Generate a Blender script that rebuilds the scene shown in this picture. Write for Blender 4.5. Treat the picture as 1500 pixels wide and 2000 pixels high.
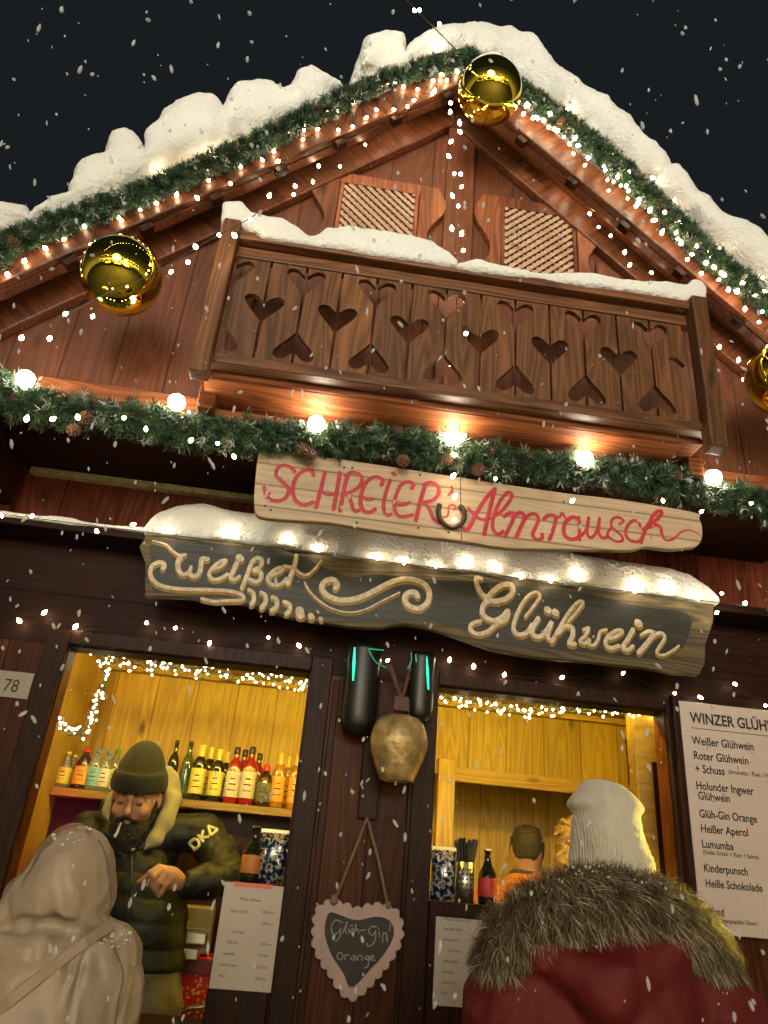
import bpy, bmesh, math, random
import numpy as np
from mathutils import Vector, Matrix, noise as mnoise

for _o in list(bpy.data.objects): bpy.data.objects.remove(_o)
random.seed(7)
SC = bpy.context.scene
COL = SC.collection
rad = math.radians

# ------------------------------------------------------------------ camera
FPX = 1450.0                                   # focal length in pixels of the 1500 x 2000 photograph
YAW, PITCH, ROLL = rad(5.11), rad(26.5), rad(5.09)
CAM = Vector((0, -2.86, 1.5))
_f = Vector((math.sin(YAW)*math.cos(PITCH), math.cos(YAW)*math.cos(PITCH), math.sin(PITCH)))
_r0 = Vector((math.cos(YAW), -math.sin(YAW), 0)); _u0 = _r0.cross(_f)
_r = math.cos(ROLL)*_r0 + math.sin(ROLL)*_u0
_u = -math.sin(ROLL)*_r0 + math.cos(ROLL)*_u0
cd = bpy.data.cameras.new('camera'); cam = bpy.data.objects.new('camera', cd); COL.objects.link(cam)
cd.sensor_fit = 'VERTICAL'; cd.sensor_height = 24; cd.lens = FPX/2000*24
cd.clip_start = 0.05; cd.clip_end = 500
cam.matrix_world = Matrix.Translation(CAM) @ Matrix((_r, _u, -_f)).transposed().to_4x4()
SC.camera = cam
def ray(px, py): return _f*FPX + _r*(px-750) - _u*(py-1000)
def at(px, py, Y):
    d = ray(px, py); return CAM + d*((Y-CAM.y)/d.y)

# ------------------------------------------------------------------ night sky, exposure
W = bpy.data.worlds.new('World'); SC.world = W; W.use_nodes = True
nt = W.node_tree; bg = nt.nodes['Background']
tcw = nt.nodes.new('ShaderNodeTexCoord'); sx = nt.nodes.new('ShaderNodeSeparateXYZ')
rp = nt.nodes.new('ShaderNodeValToRGB'); rp.color_ramp.elements.new(0.5)
nt.links.new(tcw.outputs['Generated'], sx.inputs[0]); nt.links.new(sx.outputs['Z'], rp.inputs[0])
e = rp.color_ramp.elements
e[0].position = 0.04; e[0].color = (0.30, 0.225, 0.12, 1)      # glow of the market near the horizon
e[1].position = 0.26; e[1].color = (0.055, 0.047, 0.035, 1)
e[2].position = 0.55; e[2].color = (0.0088, 0.0107, 0.0126, 1)
nt.links.new(rp.outputs[0], bg.inputs[0]); bg.inputs[1].default_value = 1.0
SC.view_settings.view_transform = 'Standard'; SC.view_settings.look = 'None'
SC.view_settings.exposure = 0.2; SC.view_settings.gamma = 1.0
SC.cycles.use_denoising = True
SC.cycles.max_bounces = 5; SC.cycles.diffuse_bounces = 2; SC.cycles.glossy_bounces = 3
SC.cycles.transmission_bounces = 4; SC.cycles.sample_clamp_indirect = 3.0
SC.cycles.caustics_reflective = False; SC.cycles.caustics_refractive = False

def lamp(name, kind, loc, power, color, size=0.1, target=None, cone=None, blend=0.5):
    d = bpy.data.lights.new(name, kind); o = bpy.data.objects.new(name, d); COL.objects.link(o)
    d.energy = power; d.color = color; o.location = loc
    d.shadow_soft_size = size
    if kind == 'SPOT': d.spot_size = rad(cone); d.spot_blend = blend
    if target is not None:
        o.rotation_euler = (Vector(target)-Vector(loc)).to_track_quat('-Z', 'Y').to_euler()
    return o
# added bodiless spot light behind the viewer, aimed at the gable to brighten it
GABLE_SPOT = lamp('added_gable_spot', 'SPOT', (-1.2, -9.0, 4.6), 1800, (1.0, 0.97, 0.85), 1.6, (0.35, -0.6, 4.6), 44, 0.9)
WARM = lamp('assumed_yellow_spot', 'SPOT', (1.95, -.72, 1.62), 150, (1.0, 0.72, 0.05), 0.06, (0.98, -1.06, 1.63), 24, 0.6)  # assumed light from the right, bodiless, tints the fur collar and beanie yellow
LOW = lamp('added_low_light', 'POINT', (1.2, -6.5, 3.2), 195, (1.0, 0.85, 0.68), 0.8)  # added bodiless light behind the viewer, lifts the customers' backs and lower front

# ------------------------------------------------------------------ objects
WL = {}
def tag(o, label=None, cat=None, group=None, kind=None):
    if label: o['label'] = label
    if cat: o['category'] = cat
    if group: o['group'] = group
    if kind: o['kind'] = kind
    return o
def thing(name, label, cat, loc, group=None):
    o = bpy.data.objects.new(name, None); COL.objects.link(o); o.location = loc
    o.empty_display_size = 0.05
    WL[o.name] = Vector(loc); return tag(o, label, cat, group)
def mk(name, V, F, mat, parent=None, smooth=False, midx=None, bevel=0):
    V = np.asarray(V, float).reshape(-1, 3)
    if parent is not None: L = WL[parent.name]
    else: L = Vector(((V[:, 0].min()+V[:, 0].max())/2, (V[:, 1].min()+V[:, 1].max())/2, V[:, 2].min()))
    me = bpy.data.meshes.new(name)
    me.from_pydata((V-np.array(L)).tolist(), [], [list(map(int, f)) for f in F]); me.update()
    for m in (mat if isinstance(mat, (list, tuple)) else [mat]): me.materials.append(m)
    if midx is not None: me.polygons.foreach_set('material_index', np.asarray(midx, 'i'))
    if smooth: me.polygons.foreach_set('use_smooth', np.ones(len(me.polygons), bool))
    o = bpy.data.objects.new(name, me); COL.objects.link(o)
    if parent is not None: o.parent = parent
    else: o.location = L
    WL[o.name] = Vector(L)
    if bevel:
        b = o.modifiers.new('bevel', 'BEVEL'); b.width = bevel; b.segments = 2; b.limit_method = 'ANGLE'; b.angle_limit = rad(40)
    return o
def struct(o, kind='structure'): o['kind'] = kind; return o
def catmull(P, n=6, closed=False):
    P = [np.asarray(p, float) for p in P]
    if len(P) < 3: return P
    out = []; N = len(P)
    for i in range(N if closed else N-1):
        if closed: p0, p1, p2, p3 = P[i-1], P[i], P[(i+1) % N], P[(i+2) % N]
        else: p0, p1, p2, p3 = P[max(i-1, 0)], P[i], P[i+1], P[min(i+2, N-1)]
        for k in range(n):
            t = k/n
            out.append(0.5*((2*p1)+(p2-p0)*t+(2*p0-5*p1+4*p2-p3)*t*t+(3*p1-p0-3*p2+p3)*t**3))
    if not closed: out.append(P[-1])
    return out
class MB:
    def __init__(s): s.v = []; s.f = []; s.m = []; s.cur = 0
    def add(s, V, F):
        n = len(s.v); s.v.extend([tuple(v) for v in V])
        for f in F: s.f.append([i+n for i in f]); s.m.append(s.cur)
        return s
    def box(s, x0, x1, y0, y1, z0, z1):
        V = [(x, y, z) for z in (z0, z1) for y in (y0, y1) for x in (x0, x1)]
        return s.add(V, [(0, 2, 3, 1), (4, 5, 7, 6), (0, 1, 5, 4), (2, 6, 7, 3), (0, 4, 6, 2), (1, 3, 7, 5)])
    def prism(s, pts, y0, y1):                     # polygon in (x, z), extruded from y0 (front) to y1
        a = sum(pts[i-1][0]*pts[i][1]-pts[i][0]*pts[i-1][1] for i in range(len(pts)))
        if a < 0: pts = pts[::-1]
        n = len(pts); V = [(x, y0, z) for x, z in pts]+[(x, y1, z) for x, z in pts]
        return s.add(V, [list(range(n)), list(range(2*n-1, n-1, -1))]+[(i, n+i, n+(i+1) % n, (i+1) % n) for i in range(n)])
    def beam(s, p, q, w, h, up=(0, 1, 0)):         # box from p to q: w along 'up', h across
        p, q = Vector(p), Vector(q); d = (q-p).normalized(); u = Vector(up); u = (u-d*u.dot(d)).normalized(); c = d.cross(u)
        V = [x+u*(a*w/2)+c*(b*h/2) for x in (p, q) for a in (-1, 1) for b in (-1, 1)]
        return s.add(V, [(0, 1, 3, 2), (4, 6, 7, 5), (0, 4, 5, 1), (2, 3, 7, 6), (0, 2, 6, 4), (1, 5, 7, 3)])
    def tube(s, P, r, n=7, closed=False):
        P = [Vector(p) for p in P]; N = len(P); R = r if hasattr(r, '__len__') else [r]*N
        V = []; a = None
        for i, p in enumerate(P):
            if closed: d = P[(i+1) % N]-P[i-1]
            else: d = P[min(i+1, N-1)]-P[max(i-1, 0)]
            d = d.normalized() if d.length > 1e-9 else Vector((0, 0, 1))
            if a is None: a = d.orthogonal().normalized()
            a = (a-d*a.dot(d)); a = a.normalized() if a.length > 1e-6 else d.orthogonal().normalized()
            b = d.cross(a)
            for k in range(n):
                t = 2*math.pi*k/n; V.append(p+(a*math.cos(t)+b*math.sin(t))*R[i])
        F = [(i*n+k, i*n+(k+1) % n, ((i+1) % N)*n+(k+1) % n, ((i+1) % N)*n+k) for i in range(N if closed else N-1) for k in range(n)]
        if not closed: F += [list(range(n-1, -1, -1)), list(range((N-1)*n, N*n))]
        return s.add(V, F)
    def lathe(s, prof, c, n=20, sx=1, sy=1, M=None):
        V = []; N = len(prof)
        for r, z in prof:
            for k in range(n):
                t = 2*math.pi*k/n; p = Vector((r*math.cos(t)*sx, r*math.sin(t)*sy, z))
                if M: p = M @ p
                V.append(p+Vector(c))
        F = [(i*n+k, i*n+(k+1) % n, (i+1)*n+(k+1) % n, (i+1)*n+k) for i in range(N-1) for k in range(n)]
        F += [list(range(n-1, -1, -1)), list(range((N-1)*n, N*n))]
        return s.add(V, F)
    def ball(s, c, r, sub=2, sc=(1, 1, 1), nz=0, fr=1.0):
        b = bmesh.new(); bmesh.ops.create_icosphere(b, subdivisions=sub, radius=1)
        V = []
        for v in b.verts:
            k = 1+nz*mnoise.noise(v.co*fr+Vector(c)*7)
            V.append(Vector(c)+Vector((v.co.x*sc[0], v.co.y*sc[1], v.co.z*sc[2]))*r*k)
        F = [[v.index for v in f.verts] for f in b.faces]; b.free(); return s.add(V, F)
    def ribbon(s, P2, w, Y, lift=0.0012, ends=True):  # painted stroke on an x-z plane facing -y, slightly domed
        P = [np.asarray(p, float) for p in P2]; N = len(P)
        Wd = w if hasattr(w, '__len__') else [w]*N
        V = []; F = []
        for i in range(N):
            d = P[min(i+1, N-1)]-P[max(i-1, 0)]; L = np.hypot(*d); d = d/L if L > 1e-9 else np.array([1., 0])
            nn = np.array([-d[1], d[0]]); k = Wd[i]/2
            for a, l in ((-1, 0), (-.6, .75), (0, 1), (.6, .75), (1, 0)):
                q = P[i]+nn*k*a; V.append((q[0], Y-lift*l, q[1]))
        for i in range(N-1):
            for k in range(4):
                F.append((i*5+k, i*5+k+1, i*5+k+6, i*5+k+5))
        s.add(V, F)
        if ends:
            for i in (0, N-1): s.dot(P[i], Wd[i]/2, Y, lift*.98)
        return s
    def dot(s, c, r, Y, lift=0.0012, n=14):
        V = [(c[0], Y-lift, c[1])]
        for rr, l in ((.6, .75), (1, 0)):
            V += [(c[0]+r*rr*math.cos(2*math.pi*k/n), Y-lift*l, c[1]+r*rr*math.sin(2*math.pi*k/n)) for k in range(n)]
        F = [(0, 1+(k+1) % n, 1+k) for k in range(n)]+[(1+k, 1+(k+1) % n, 1+n+(k+1) % n, 1+n+k) for k in range(n)]
        return s.add(V, F)
    def build(s, name, mat, parent=None, smooth=False, bevel=0):
        return mk(name, s.v, s.f, mat, parent, smooth, s.m if isinstance(mat, (list, tuple)) else None, bevel)

# ------------------------------------------------------------------ materials
def nodes(name):
    m = bpy.data.materials.new(name); m.use_nodes = True
    n = m.node_tree.nodes; return m, m.node_tree, n['Principled BSDF']
def plain(name, col, rough=0.6, metal=0.0, bump=0, bscale=60, var=0.0, vscale=8, spec=0.5, trans=0, sheen=0, coat=0):
    m, t, b = nodes(name)
    b.inputs['Base Color'].default_value = (*col, 1); b.inputs['Roughness'].default_value = rough
    b.inputs['Metallic'].default_value = metal; b.inputs['Specular IOR Level'].default_value = spec
    b.inputs['Transmission Weight'].default_value = trans; b.inputs['Sheen Weight'].default_value = sheen
    b.inputs['Coat Weight'].default_value = coat
    tc = t.nodes.new('ShaderNodeTexCoord')
    if var:
        nz = t.nodes.new('ShaderNodeTexNoise'); nz.inputs['Scale'].default_value = vscale; nz.inputs['Detail'].default_value = 5
        t.links.new(tc.outputs['Object'], nz.inputs['Vector'])
        mr = t.nodes.new('ShaderNodeMapRange'); mr.inputs[1].default_value = .3; mr.inputs[2].default_value = .7
        mr.inputs[3].default_value = 1-var; mr.inputs[4].default_value = 1+var
        t.links.new(nz.outputs[0], mr.inputs[0])
        mx = t.nodes.new('ShaderNodeVectorMath'); mx.operation = 'SCALE'; mx.inputs[0].default_value = col
        t.links.new(mr.outputs[0], mx.inputs['Scale']); t.links.new(mx.outputs[0], b.inputs['Base Color'])
    if bump:
        nb = t.nodes.new('ShaderNodeTexNoise'); nb.inputs['Scale'].default_value = bscale; nb.inputs['Detail'].default_value = 6
        t.links.new(tc.outputs['Object'], nb.inputs['Vector'])
        bp = t.nodes.new('ShaderNodeBump'); bp.inputs['Strength'].default_value = bump; bp.inputs['Distance'].default_value = 0.01
        t.links.new(nb.outputs[0], bp.inputs['Height']); t.links.new(bp.outputs[0], b.inputs['Normal'])
    return m
def glow(name, col, strength):
    m, t, b = nodes(name); b.inputs['Base Color'].default_value = (*col, 1)
    b.inputs['Emission Color'].default_value = (*col, 1); b.inputs['Emission Strength'].default_value = strength
    return m
def wood(name, c1, c2, ang=0.0, pw=0.14, rough=0.42, seam=0.3, knots=1.0, pv=0.35, bump=0.25, fine=90, coat=0.0, spec=0.4, rings=0.38):
    """stained boards; the grain runs along z turned by ang (about y) - ang = 90 runs it along x"""
    m, t, b = nodes(name); N = t.nodes; L = t.links.new
    def mth(op, a, c=None):
        q = N.new('ShaderNodeMath'); q.operation = op
        for i, x in enumerate((a, c)):
            if x is None: continue
            if isinstance(x, (int, float)): q.inputs[i].default_value = x
            else: L(x, q.inputs[i])
        return q.outputs[0]
    tc = N.new('ShaderNodeTexCoord'); mp = N.new('ShaderNodeMapping'); mp.inputs['Rotation'].default_value = (0, rad(ang), 0)
    L(tc.outputs['Object'], mp.inputs['Vector'])
    oi = N.new('ShaderNodeObjectInfo')
    sp = N.new('ShaderNodeSeparateXYZ'); L(mp.outputs[0], sp.inputs[0])
    u = mth('DIVIDE', sp.outputs['X'], pw); idx = mth('FLOOR', u); fr = mth('FRACT', u)
    wn = N.new('ShaderNodeTexWhiteNoise'); wn.noise_dimensions = '1D'
    L(mth('ADD', idx, mth('MULTIPLY', oi.outputs['Random'], 57.0)), wn.inputs['W'])
    cb = N.new('ShaderNodeCombineXYZ')
    L(mth('MULTIPLY', wn.outputs['Value'], 3.1), cb.inputs[0]); L(mth('MULTIPLY', wn.outputs['Value'], 17.3), cb.inputs[2])
    av = N.new('ShaderNodeVectorMath'); av.operation = 'ADD'; L(mp.outputs[0], av.inputs[0]); L(cb.outputs[0], av.inputs[1])
    def scaled(v):
        q = N.new('ShaderNodeVectorMath'); q.operation = 'MULTIPLY'; L(av.outputs[0], q.inputs[0]); q.inputs[1].default_value = v; return q.outputs[0]
    n1 = N.new('ShaderNodeTexNoise'); n1.inputs['Scale'].default_value = 1; n1.inputs['Detail'].default_value = 6; L(scaled((fine, fine, 2.6)), n1.inputs['Vector'])
    n2 = N.new('ShaderNodeTexNoise'); n2.inputs['Scale'].default_value = 1; n2.inputs['Detail'].default_value = 1.5; L(scaled((9, 9, 0.9)), n2.inputs['Vector'])
    ring = mth('PINGPONG', mth('MULTIPLY', n2.outputs[0], 13.0), 0.5)
    ring = mth('MULTIPLY', ring, 2.0)
    n3 = N.new('ShaderNodeTexNoise'); n3.inputs['Scale'].default_value = 1; n3.inputs['Detail'].default_value = 3; L(scaled((2.2, 2.2, 1.3)), n3.inputs['Vector'])
    vk = N.new('ShaderNodeTexVoronoi'); vk.inputs['Scale'].default_value = 1; L(scaled((5.5, 5.5, 2.3)), vk.inputs['Vector'])
    kn = N.new('ShaderNodeMapRange'); kn.inputs[1].default_value = 0.03; kn.inputs[2].default_value = 0.13; kn.inputs[3].default_value = 1-0.75*knots; kn.inputs[4].default_value = 1
    L(vk.outputs['Distance'], kn.inputs[0])
    fac = mth('ADD', mth('MULTIPLY', ring, rings), mth('ADD', mth('MULTIPLY', n1.outputs[0], 0.55), mth('MULTIPLY', n3.outputs[0], 0.35)))
    fm = N.new('ShaderNodeMapRange'); fm.inputs[1].default_value = 0.35; fm.inputs[2].default_value = 0.95; L(fac, fm.inputs[0])
    mix = N.new('ShaderNodeMix'); mix.data_type = 'RGBA'; L(fm.outputs[0], mix.inputs[0])
    mix.inputs[6].default_value = (*c1, 1); mix.inputs[7].default_value = (*c2, 1)
    sm = N.new('ShaderNodeMapRange'); sm.inputs[1].default_value = 0.0; sm.inputs[2].default_value = 0.006/pw; sm.inputs[3].default_value = seam; sm.inputs[4].default_value = 1
    edge = mth('MINIMUM', fr, mth('SUBTRACT', 1.0, fr)); L(edge, sm.inputs[0])
    k = mth('MULTIPLY', mth('ADD', mth('MULTIPLY', wn.outputs['Value'], 2*pv), 1-pv), mth('MULTIPLY', kn.outputs[0], sm.outputs[0]))
    sc = N.new('ShaderNodeVectorMath'); sc.operation = 'SCALE'; L(mix.outputs[2], sc.inputs[0]); L(k, sc.inputs['Scale'])
    L(sc.outputs[0], b.inputs['Base Color'])
    rr = N.new('ShaderNodeMapRange'); rr.inputs[3].default_value = rough-.12; rr.inputs[4].default_value = rough+.2; L(n1.outputs[0], rr.inputs[0]); L(rr.outputs[0], b.inputs['Roughness'])
    b.inputs['Specular IOR Level'].default_value = spec
    b.inputs['Coat Weight'].default_value = coat; b.inputs['Coat Roughness'].default_value = 0.3
    bp = N.new('ShaderNodeBump'); bp.inputs['Strength'].default_value = bump; bp.inputs['Distance'].default_value = 0.006
    L(mth('ADD', mth('MULTIPLY', n1.outputs[0], 0.5), mth('MULTIPLY', sm.outputs[0], 1.5)), bp.inputs['Height']); L(bp.outputs[0], b.inputs['Normal'])
    return m

M = {}
M['sash'] = wood('shutter_wood', (0.12, 0.036, 0.015), (0.34, 0.11, 0.042), 0, 3.0, 0.45, seam=1)
M['gable'] = wood('gable_wood', (0.085, 0.025, 0.011), (0.22, 0.074, 0.030), 0, 0.19, 0.48, coat=.05, rings=.22, pv=.2)
M['verge'] = {s: wood('verge_wood', (0.065, 0.021, 0.009), (0.20, 0.066, 0.027), a, 0.5, 0.4, seam=1) for s, a in ((-1, 46), (1, -46))}
M['trimx'] = wood('trim_wood', (0.16, 0.050, 0.018), (0.42, 0.14, 0.048), 90, 0.11, 0.58, spec=.2)
M['balc'] = wood('balcony_wood', (0.062, 0.024, 0.0085), (0.21, 0.085, 0.030), 0, 3.0, 0.48, seam=1, pv=.3)
M['balcx'] = wood('balcony_rail_wood', (0.060, 0.023, 0.009), (0.19, 0.075, 0.030), 90, 3.0, 0.45, seam=1)
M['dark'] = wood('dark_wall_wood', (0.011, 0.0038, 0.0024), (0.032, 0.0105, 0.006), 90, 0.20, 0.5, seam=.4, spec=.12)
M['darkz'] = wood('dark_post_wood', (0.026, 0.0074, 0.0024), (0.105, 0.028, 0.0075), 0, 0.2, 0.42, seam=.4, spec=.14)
M['band'] = wood('red_band_wood', (0.09, 0.024, 0.014), (0.28, 0.064, 0.034), 0, 0.23, 0.42, seam=.4, spec=.2)
M['framez'] = wood('frame_wood', (0.012, 0.0038, 0.002), (0.040, 0.0115, 0.005), 0, 3.0, 0.4, seam=1, spec=.14)
M['inner'] = wood('interior_pine', (0.29, 0.165, 0.024), (0.58, 0.385, 0.070), 0, 0.21, 0.45, seam=.45, pv=.16, rings=.24)
M['innerx'] = wood('interior_pine_rail', (0.27, 0.15, 0.022), (0.54, 0.35, 0.066), 90, 3, 0.5, seam=1, rings=.24)
M['lattice'] = wood('lattice_wood', (0.36, 0.22, 0.14), (0.60, 0.41, 0.28), 45, 3, 0.5, seam=1, pv=.2)
M['sign1'] = wood('pale_sign_wood', (0.40, 0.29, 0.19), (0.64, 0.50, 0.36), 90, 0.082, 0.6, seam=.35, pv=.08, knots=.6, rings=.2)
M['snow'] = plain('snow', (0.84, 0.85, 0.82), 0.8, bump=1.0, bscale=75, var=.05, vscale=6, spec=.25)
M['redpaint'] = plain('red_paint', (0.42, 0.018, 0.035), 0.45, var=.25, vscale=25)
M['black'] = plain('black_plastic', (0.012, 0.012, 0.012), 0.35)
M['wire'] = plain('dark_wire', (0.012, 0.016, 0.010), 0.5)
M['steel'] = plain('steel', (0.72, 0.70, 0.62), 0.36, 1.0, var=.1, vscale=20)
M['gold'] = plain('gold_mirror', (0.90, 0.72, 0.075), 0.05, 1.0, var=.08, vscale=5)
M['bulb'] = glow('fairy_bulb_glow', (1.0, 0.75, 0.45), 48)
M['bulbw'] = glow('window_bulb_glow', (1.0, 0.86, 0.50), 24)
M['globe'] = glow('globe_glow', (1.0, 0.84, 0.64), 55)
M['green'] = glow('green_strip_glow', (0.02, 0.62, 0.42), 1.5)
M['paper'] = plain('white_card', (0.62, 0.58, 0.54), 0.5, var=.06, vscale=6)
M['ink'] = plain('black_ink', (0.015, 0.013, 0.013), 0.6)
M['cone'] = plain('pine_cone_scale', (0.15, 0.075, 0.045), 0.6, var=.4, vscale=60)
M['needle'] = [plain('fir_needle', c, 0.5) for c in ((0.028, 0.066, 0.036), (0.048, 0.108, 0.056), (0.085, 0.165, 0.092), (0.10, 0.150, 0.066))]+[plain('snowy_needle', (0.55, 0.6, 0.56), 0.7)]
M['skin'] = plain('skin', (0.37, 0.185, 0.105), 0.55, var=.15, vscale=18)

# ------------------------------------------------------------------ signed-distance modelling (soft shapes)
_rng = np.random.default_rng(3); _TAB = _rng.random((32, 32, 32))
def vnoise(P, s, off=0.0):
    Q = P*s+off*7.31; I = np.floor(Q).astype(int); T = Q-I; T = T*T*(3-2*T); o = 0
    for dx in (0, 1):
        for dy in (0, 1):
            for dz in (0, 1):
                w = (T[..., 0] if dx else 1-T[..., 0])*(T[..., 1] if dy else 1-T[..., 1])*(T[..., 2] if dz else 1-T[..., 2])
                o = o+w*_TAB[(I[..., 0]+dx) % 32, (I[..., 1]+dy) % 32, (I[..., 2]+dz) % 32]
    return o*2-1
def A(v): return np.array(v, float)
def cap(P, a, b, ra, rb=None):
    a, b = A(a), A(b); rb = ra if rb is None else rb; ba = b-a; pa = P-a
    t = np.clip((pa@ba)/(ba@ba+1e-12), 0, 1); return np.linalg.norm(pa-t[..., None]*ba, axis=-1)-(ra+(rb-ra)*t)
def ell(P, c, r, R=None):
    q = P-A(c)
    if R is not None: q = q@R
    r = A(r); k0 = np.linalg.norm(q/r, axis=-1); k1 = np.linalg.norm(q/(r*r), axis=-1)+1e-9
    return k0*(k0-1)/k1
def smin(a, b, k):
    h = np.clip(0.5+0.5*(b-a)/k, 0, 1); return b*(1-h)+a*h-k*h*(1-h)
def smax(a, b, k): return -smin(-a, -b, k)
def chain(P, pts, k=0.02):                     # pts: [(point, radius)...]
    d = None
    for (a, ra), (b, rb) in zip(pts[:-1], pts[1:]):
        e = cap(P, a, b, ra, rb); d = e if d is None else smin(d, e, k)
    return d
def surfnet(fn, lo, hi, h):
    lo, hi = A(lo), A(hi); n = np.ceil((hi-lo)/h).astype(int)+1
    G = np.stack(np.meshgrid(*[lo[i]+h*np.arange(n[i]) for i in range(3)], indexing='ij'), -1)
    D = fn(G); S = D < 0
    cells = np.zeros(n-1, bool); acc = np.zeros((*(n-1), 3)); cnt = np.zeros(n-1)
    sl = lambda o, m: tuple(slice(o[i], o[i]+m[i]-1) for i in range(3))
    for ax in range(3):
        o2 = [i for i in range(3) if i != ax]
        for p in (0, 1):
            for q in (0, 1):
                oa = [0, 0, 0]; oa[o2[0]] = p; oa[o2[1]] = q; ob = list(oa); ob[ax] = 1
                sa, sb = sl(oa, n), sl(ob, n); da, db = D[sa], D[sb]; x = S[sa] != S[sb]
                t = np.where(x, da/np.where(x, da-db, 1), 0)
                pt = np.array(oa, float)*np.ones((*da.shape, 3)); pt[..., ax] = t
                acc += np.where(x[..., None], pt, 0); cnt += x
    cells = cnt > 0; idx = -np.ones(n-1, int); idx[cells] = np.arange(cells.sum())
    I = np.argwhere(cells); V = lo+h*(I+acc[cells]/cnt[cells][:, None]); F = []
    for ax in range(3):
        u, v = (ax+1) % 3, (ax+2) % 3
        a = np.take(S, range(0, n[ax]-1), ax); b = np.take(S, range(1, n[ax]), ax)
        E = np.argwhere(a != b); E = E[(E[:, u] > 0) & (E[:, v] > 0) & (E[:, u] < n[u]-1) & (E[:, v] < n[v]-1)]
        fl = a[tuple(E.T)]
        def g(du, dv):
            e = E.copy(); e[:, u] -= du; e[:, v] -= dv; return idx[tuple(e.T)]
        Q = np.stack([g(1, 1), g(0, 1), g(0, 0), g(1, 0)], 1); Q[~fl] = Q[~fl][:, ::-1]; F.append(Q)
    F = np.concatenate(F); F = F[(F >= 0).all(1)]
    return V, F
def sdf(name, fn, lo, hi, h, mat, parent=None):
    V, F = surfnet(fn, lo, hi, h); return mk(name, V, F, mat, parent, True)
def trace(fn, px, py, t0, t1):                 # where the sight line through a pixel meets a surface
    d = A(ray(px, py)); d /= np.linalg.norm(d); c = A(CAM); t = t0
    while t < t1:
        s = float(fn((c+d*t)[None, :])[0])
        if s < 0.0008: break
        t += max(s*.7, .0008)
    return Vector(c+d*t)
# ------------------------------------------------------------------ ground
g = MB(); g.box(-40, 40, -40, 40, -0.3, 0.0)
struct(g.build('ground', plain('trodden_snow', (0.50, 0.49, 0.47), 0.7, bump=.8, bscale=9, var=.35, vscale=3)))

# ------------------------------------------------------------------ the hut
GY, BY, RY, LY = -0.5, -0.78, -0.70, -0.16          # front faces: gable wall, balcony, roof verge, ledge
hut = thing('market_hut', 'dark red wooden market hut with gable, balcony and two lit serving windows', 'hut', (0.3, 0, 0))
APX = at(905, 118, RY); SL = math.tan(rad(44))
def zroof(x): return APX.z-abs(x-APX.x)*SL           # line of the roof's upper face
ZS = at(65, 910, 0).z                                # soffit below the jutting gable
ZG = ZS
ZW = at(370, 1288, 0).z                              # head of the serving windows
ZL = at(750, 1096, LY).z                             # top of the ledge
def X0(px, py): return at(px, py, 0).x
XA, XB = X0(137, 1265), X0(605, 1312)
XC, XD = X0(857, 1345), X0(1295, 1390)
ZB = 1.02                                            # counter height
XL, XR = -1.85, 2.3
# front wall below the ledge, with the two openings
w = MB(); T = 0.09
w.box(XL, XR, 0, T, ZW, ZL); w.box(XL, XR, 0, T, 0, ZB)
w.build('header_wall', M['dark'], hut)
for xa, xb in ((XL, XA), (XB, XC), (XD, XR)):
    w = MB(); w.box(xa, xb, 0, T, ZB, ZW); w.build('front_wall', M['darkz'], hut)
w = MB(); w.box(XL+.48, XR, 0.03, T+.03, ZL, ZS+.02); w.build('band_wall', M['band'], hut)
w = MB(); w.box(XL, XL+.6, -.02, T, ZL, ZS+.02); w.build('side_band', M['band'], hut)
w = MB(); w.box(XL, XR, LY, 0.02, ZL-.035, ZL); w.build('ledge', M['dark'], hut, bevel=.003)
w = MB(); w.box(at(62, 910, .0).x, at(500, 965, 0).x+.6, -.004, .03, ZS-.03, ZS-.004)
w.build('cove_strip', plain('pale_foam_strip', (0.5, 0.44, 0.20), .8, bump=.6, bscale=90, var=.3, vscale=40), hut)
xk = at(62, 910, 0).x
w = MB(); w.box(xk-.20, xk-.02, GY+.02, -.022, ZS-.20, ZS-.012); w.build('corbel', M['framez'], hut, bevel=.006)
# window frames
for xa, xb in ((XA, XB), (XC, XD)):
    f = MB(); z0 = ZB; c = .045; y0, y1 = -.022, .0
    f.box(xa-.085, xa-.004, y0, y1, z0, ZW+.06); f.box(xb+.004, xb+.085, y0, y1, z0, ZW+.06)
    f.box(xa-.004, xb+.004, y0, y1, ZW+.004, ZW+.06)
    f.build('window_frame', M['framez'], hut, bevel=.004)
    s = MB(); s.box(xa-.1, xb+.1, -.10, T+.3, ZB-.04, ZB); s.build('counter', M['framez'], hut, bevel=.006)
# thin battens on the post between the windows
f = MB()
for px in (640, 805):
    x = X0(px, 1500); f.box(x-.012, x+.012, -.014, 0, ZB, ZW-.02)
f.build('batten', M['framez'], hut, bevel=.003)
# interior
YB, IXL, IXR, ZF, ZC = 1.2, -1.06, 1.88, 0.3, 2.42
w = MB(); w.box(IXL-.08, 0.46, YB, YB+.06, ZF, ZC)
zr = at(1000, 1525, YB).z; xr0 = at(873, 1560, YB).x; xr1 = at(1225, 1500, YB).x
w.box(0.46, IXR+.08, YB, YB+.06, zr, ZC)
w.build('back_wall', M['inner'], hut)
w = MB(); w.box(0.40, IXR+.5, YB+.55, YB+.60, ZF, zr+.3); w.build('back_hatch', M['inner'], hut)
w = MB(); w.box(0.38, 0.46, YB+.061, YB+.55, ZF, zr+.3); w.build('side_wall', M['inner'], hut)
w = MB(); w.box(0.38, IXR+.5, YB+.061, YB+.60, zr+.301, zr+.34); w.build('ceiling_board', M['darkz'], hut)
w = MB(); w.box(IXL-.08, IXL, T, YB, ZF, ZC); w.build('side_wall', M['inner'], hut)
w = MB(); w.box(IXR, IXR+.08, T, YB, ZF, ZC); w.build('side_wall', M['inner'], hut)
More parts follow.
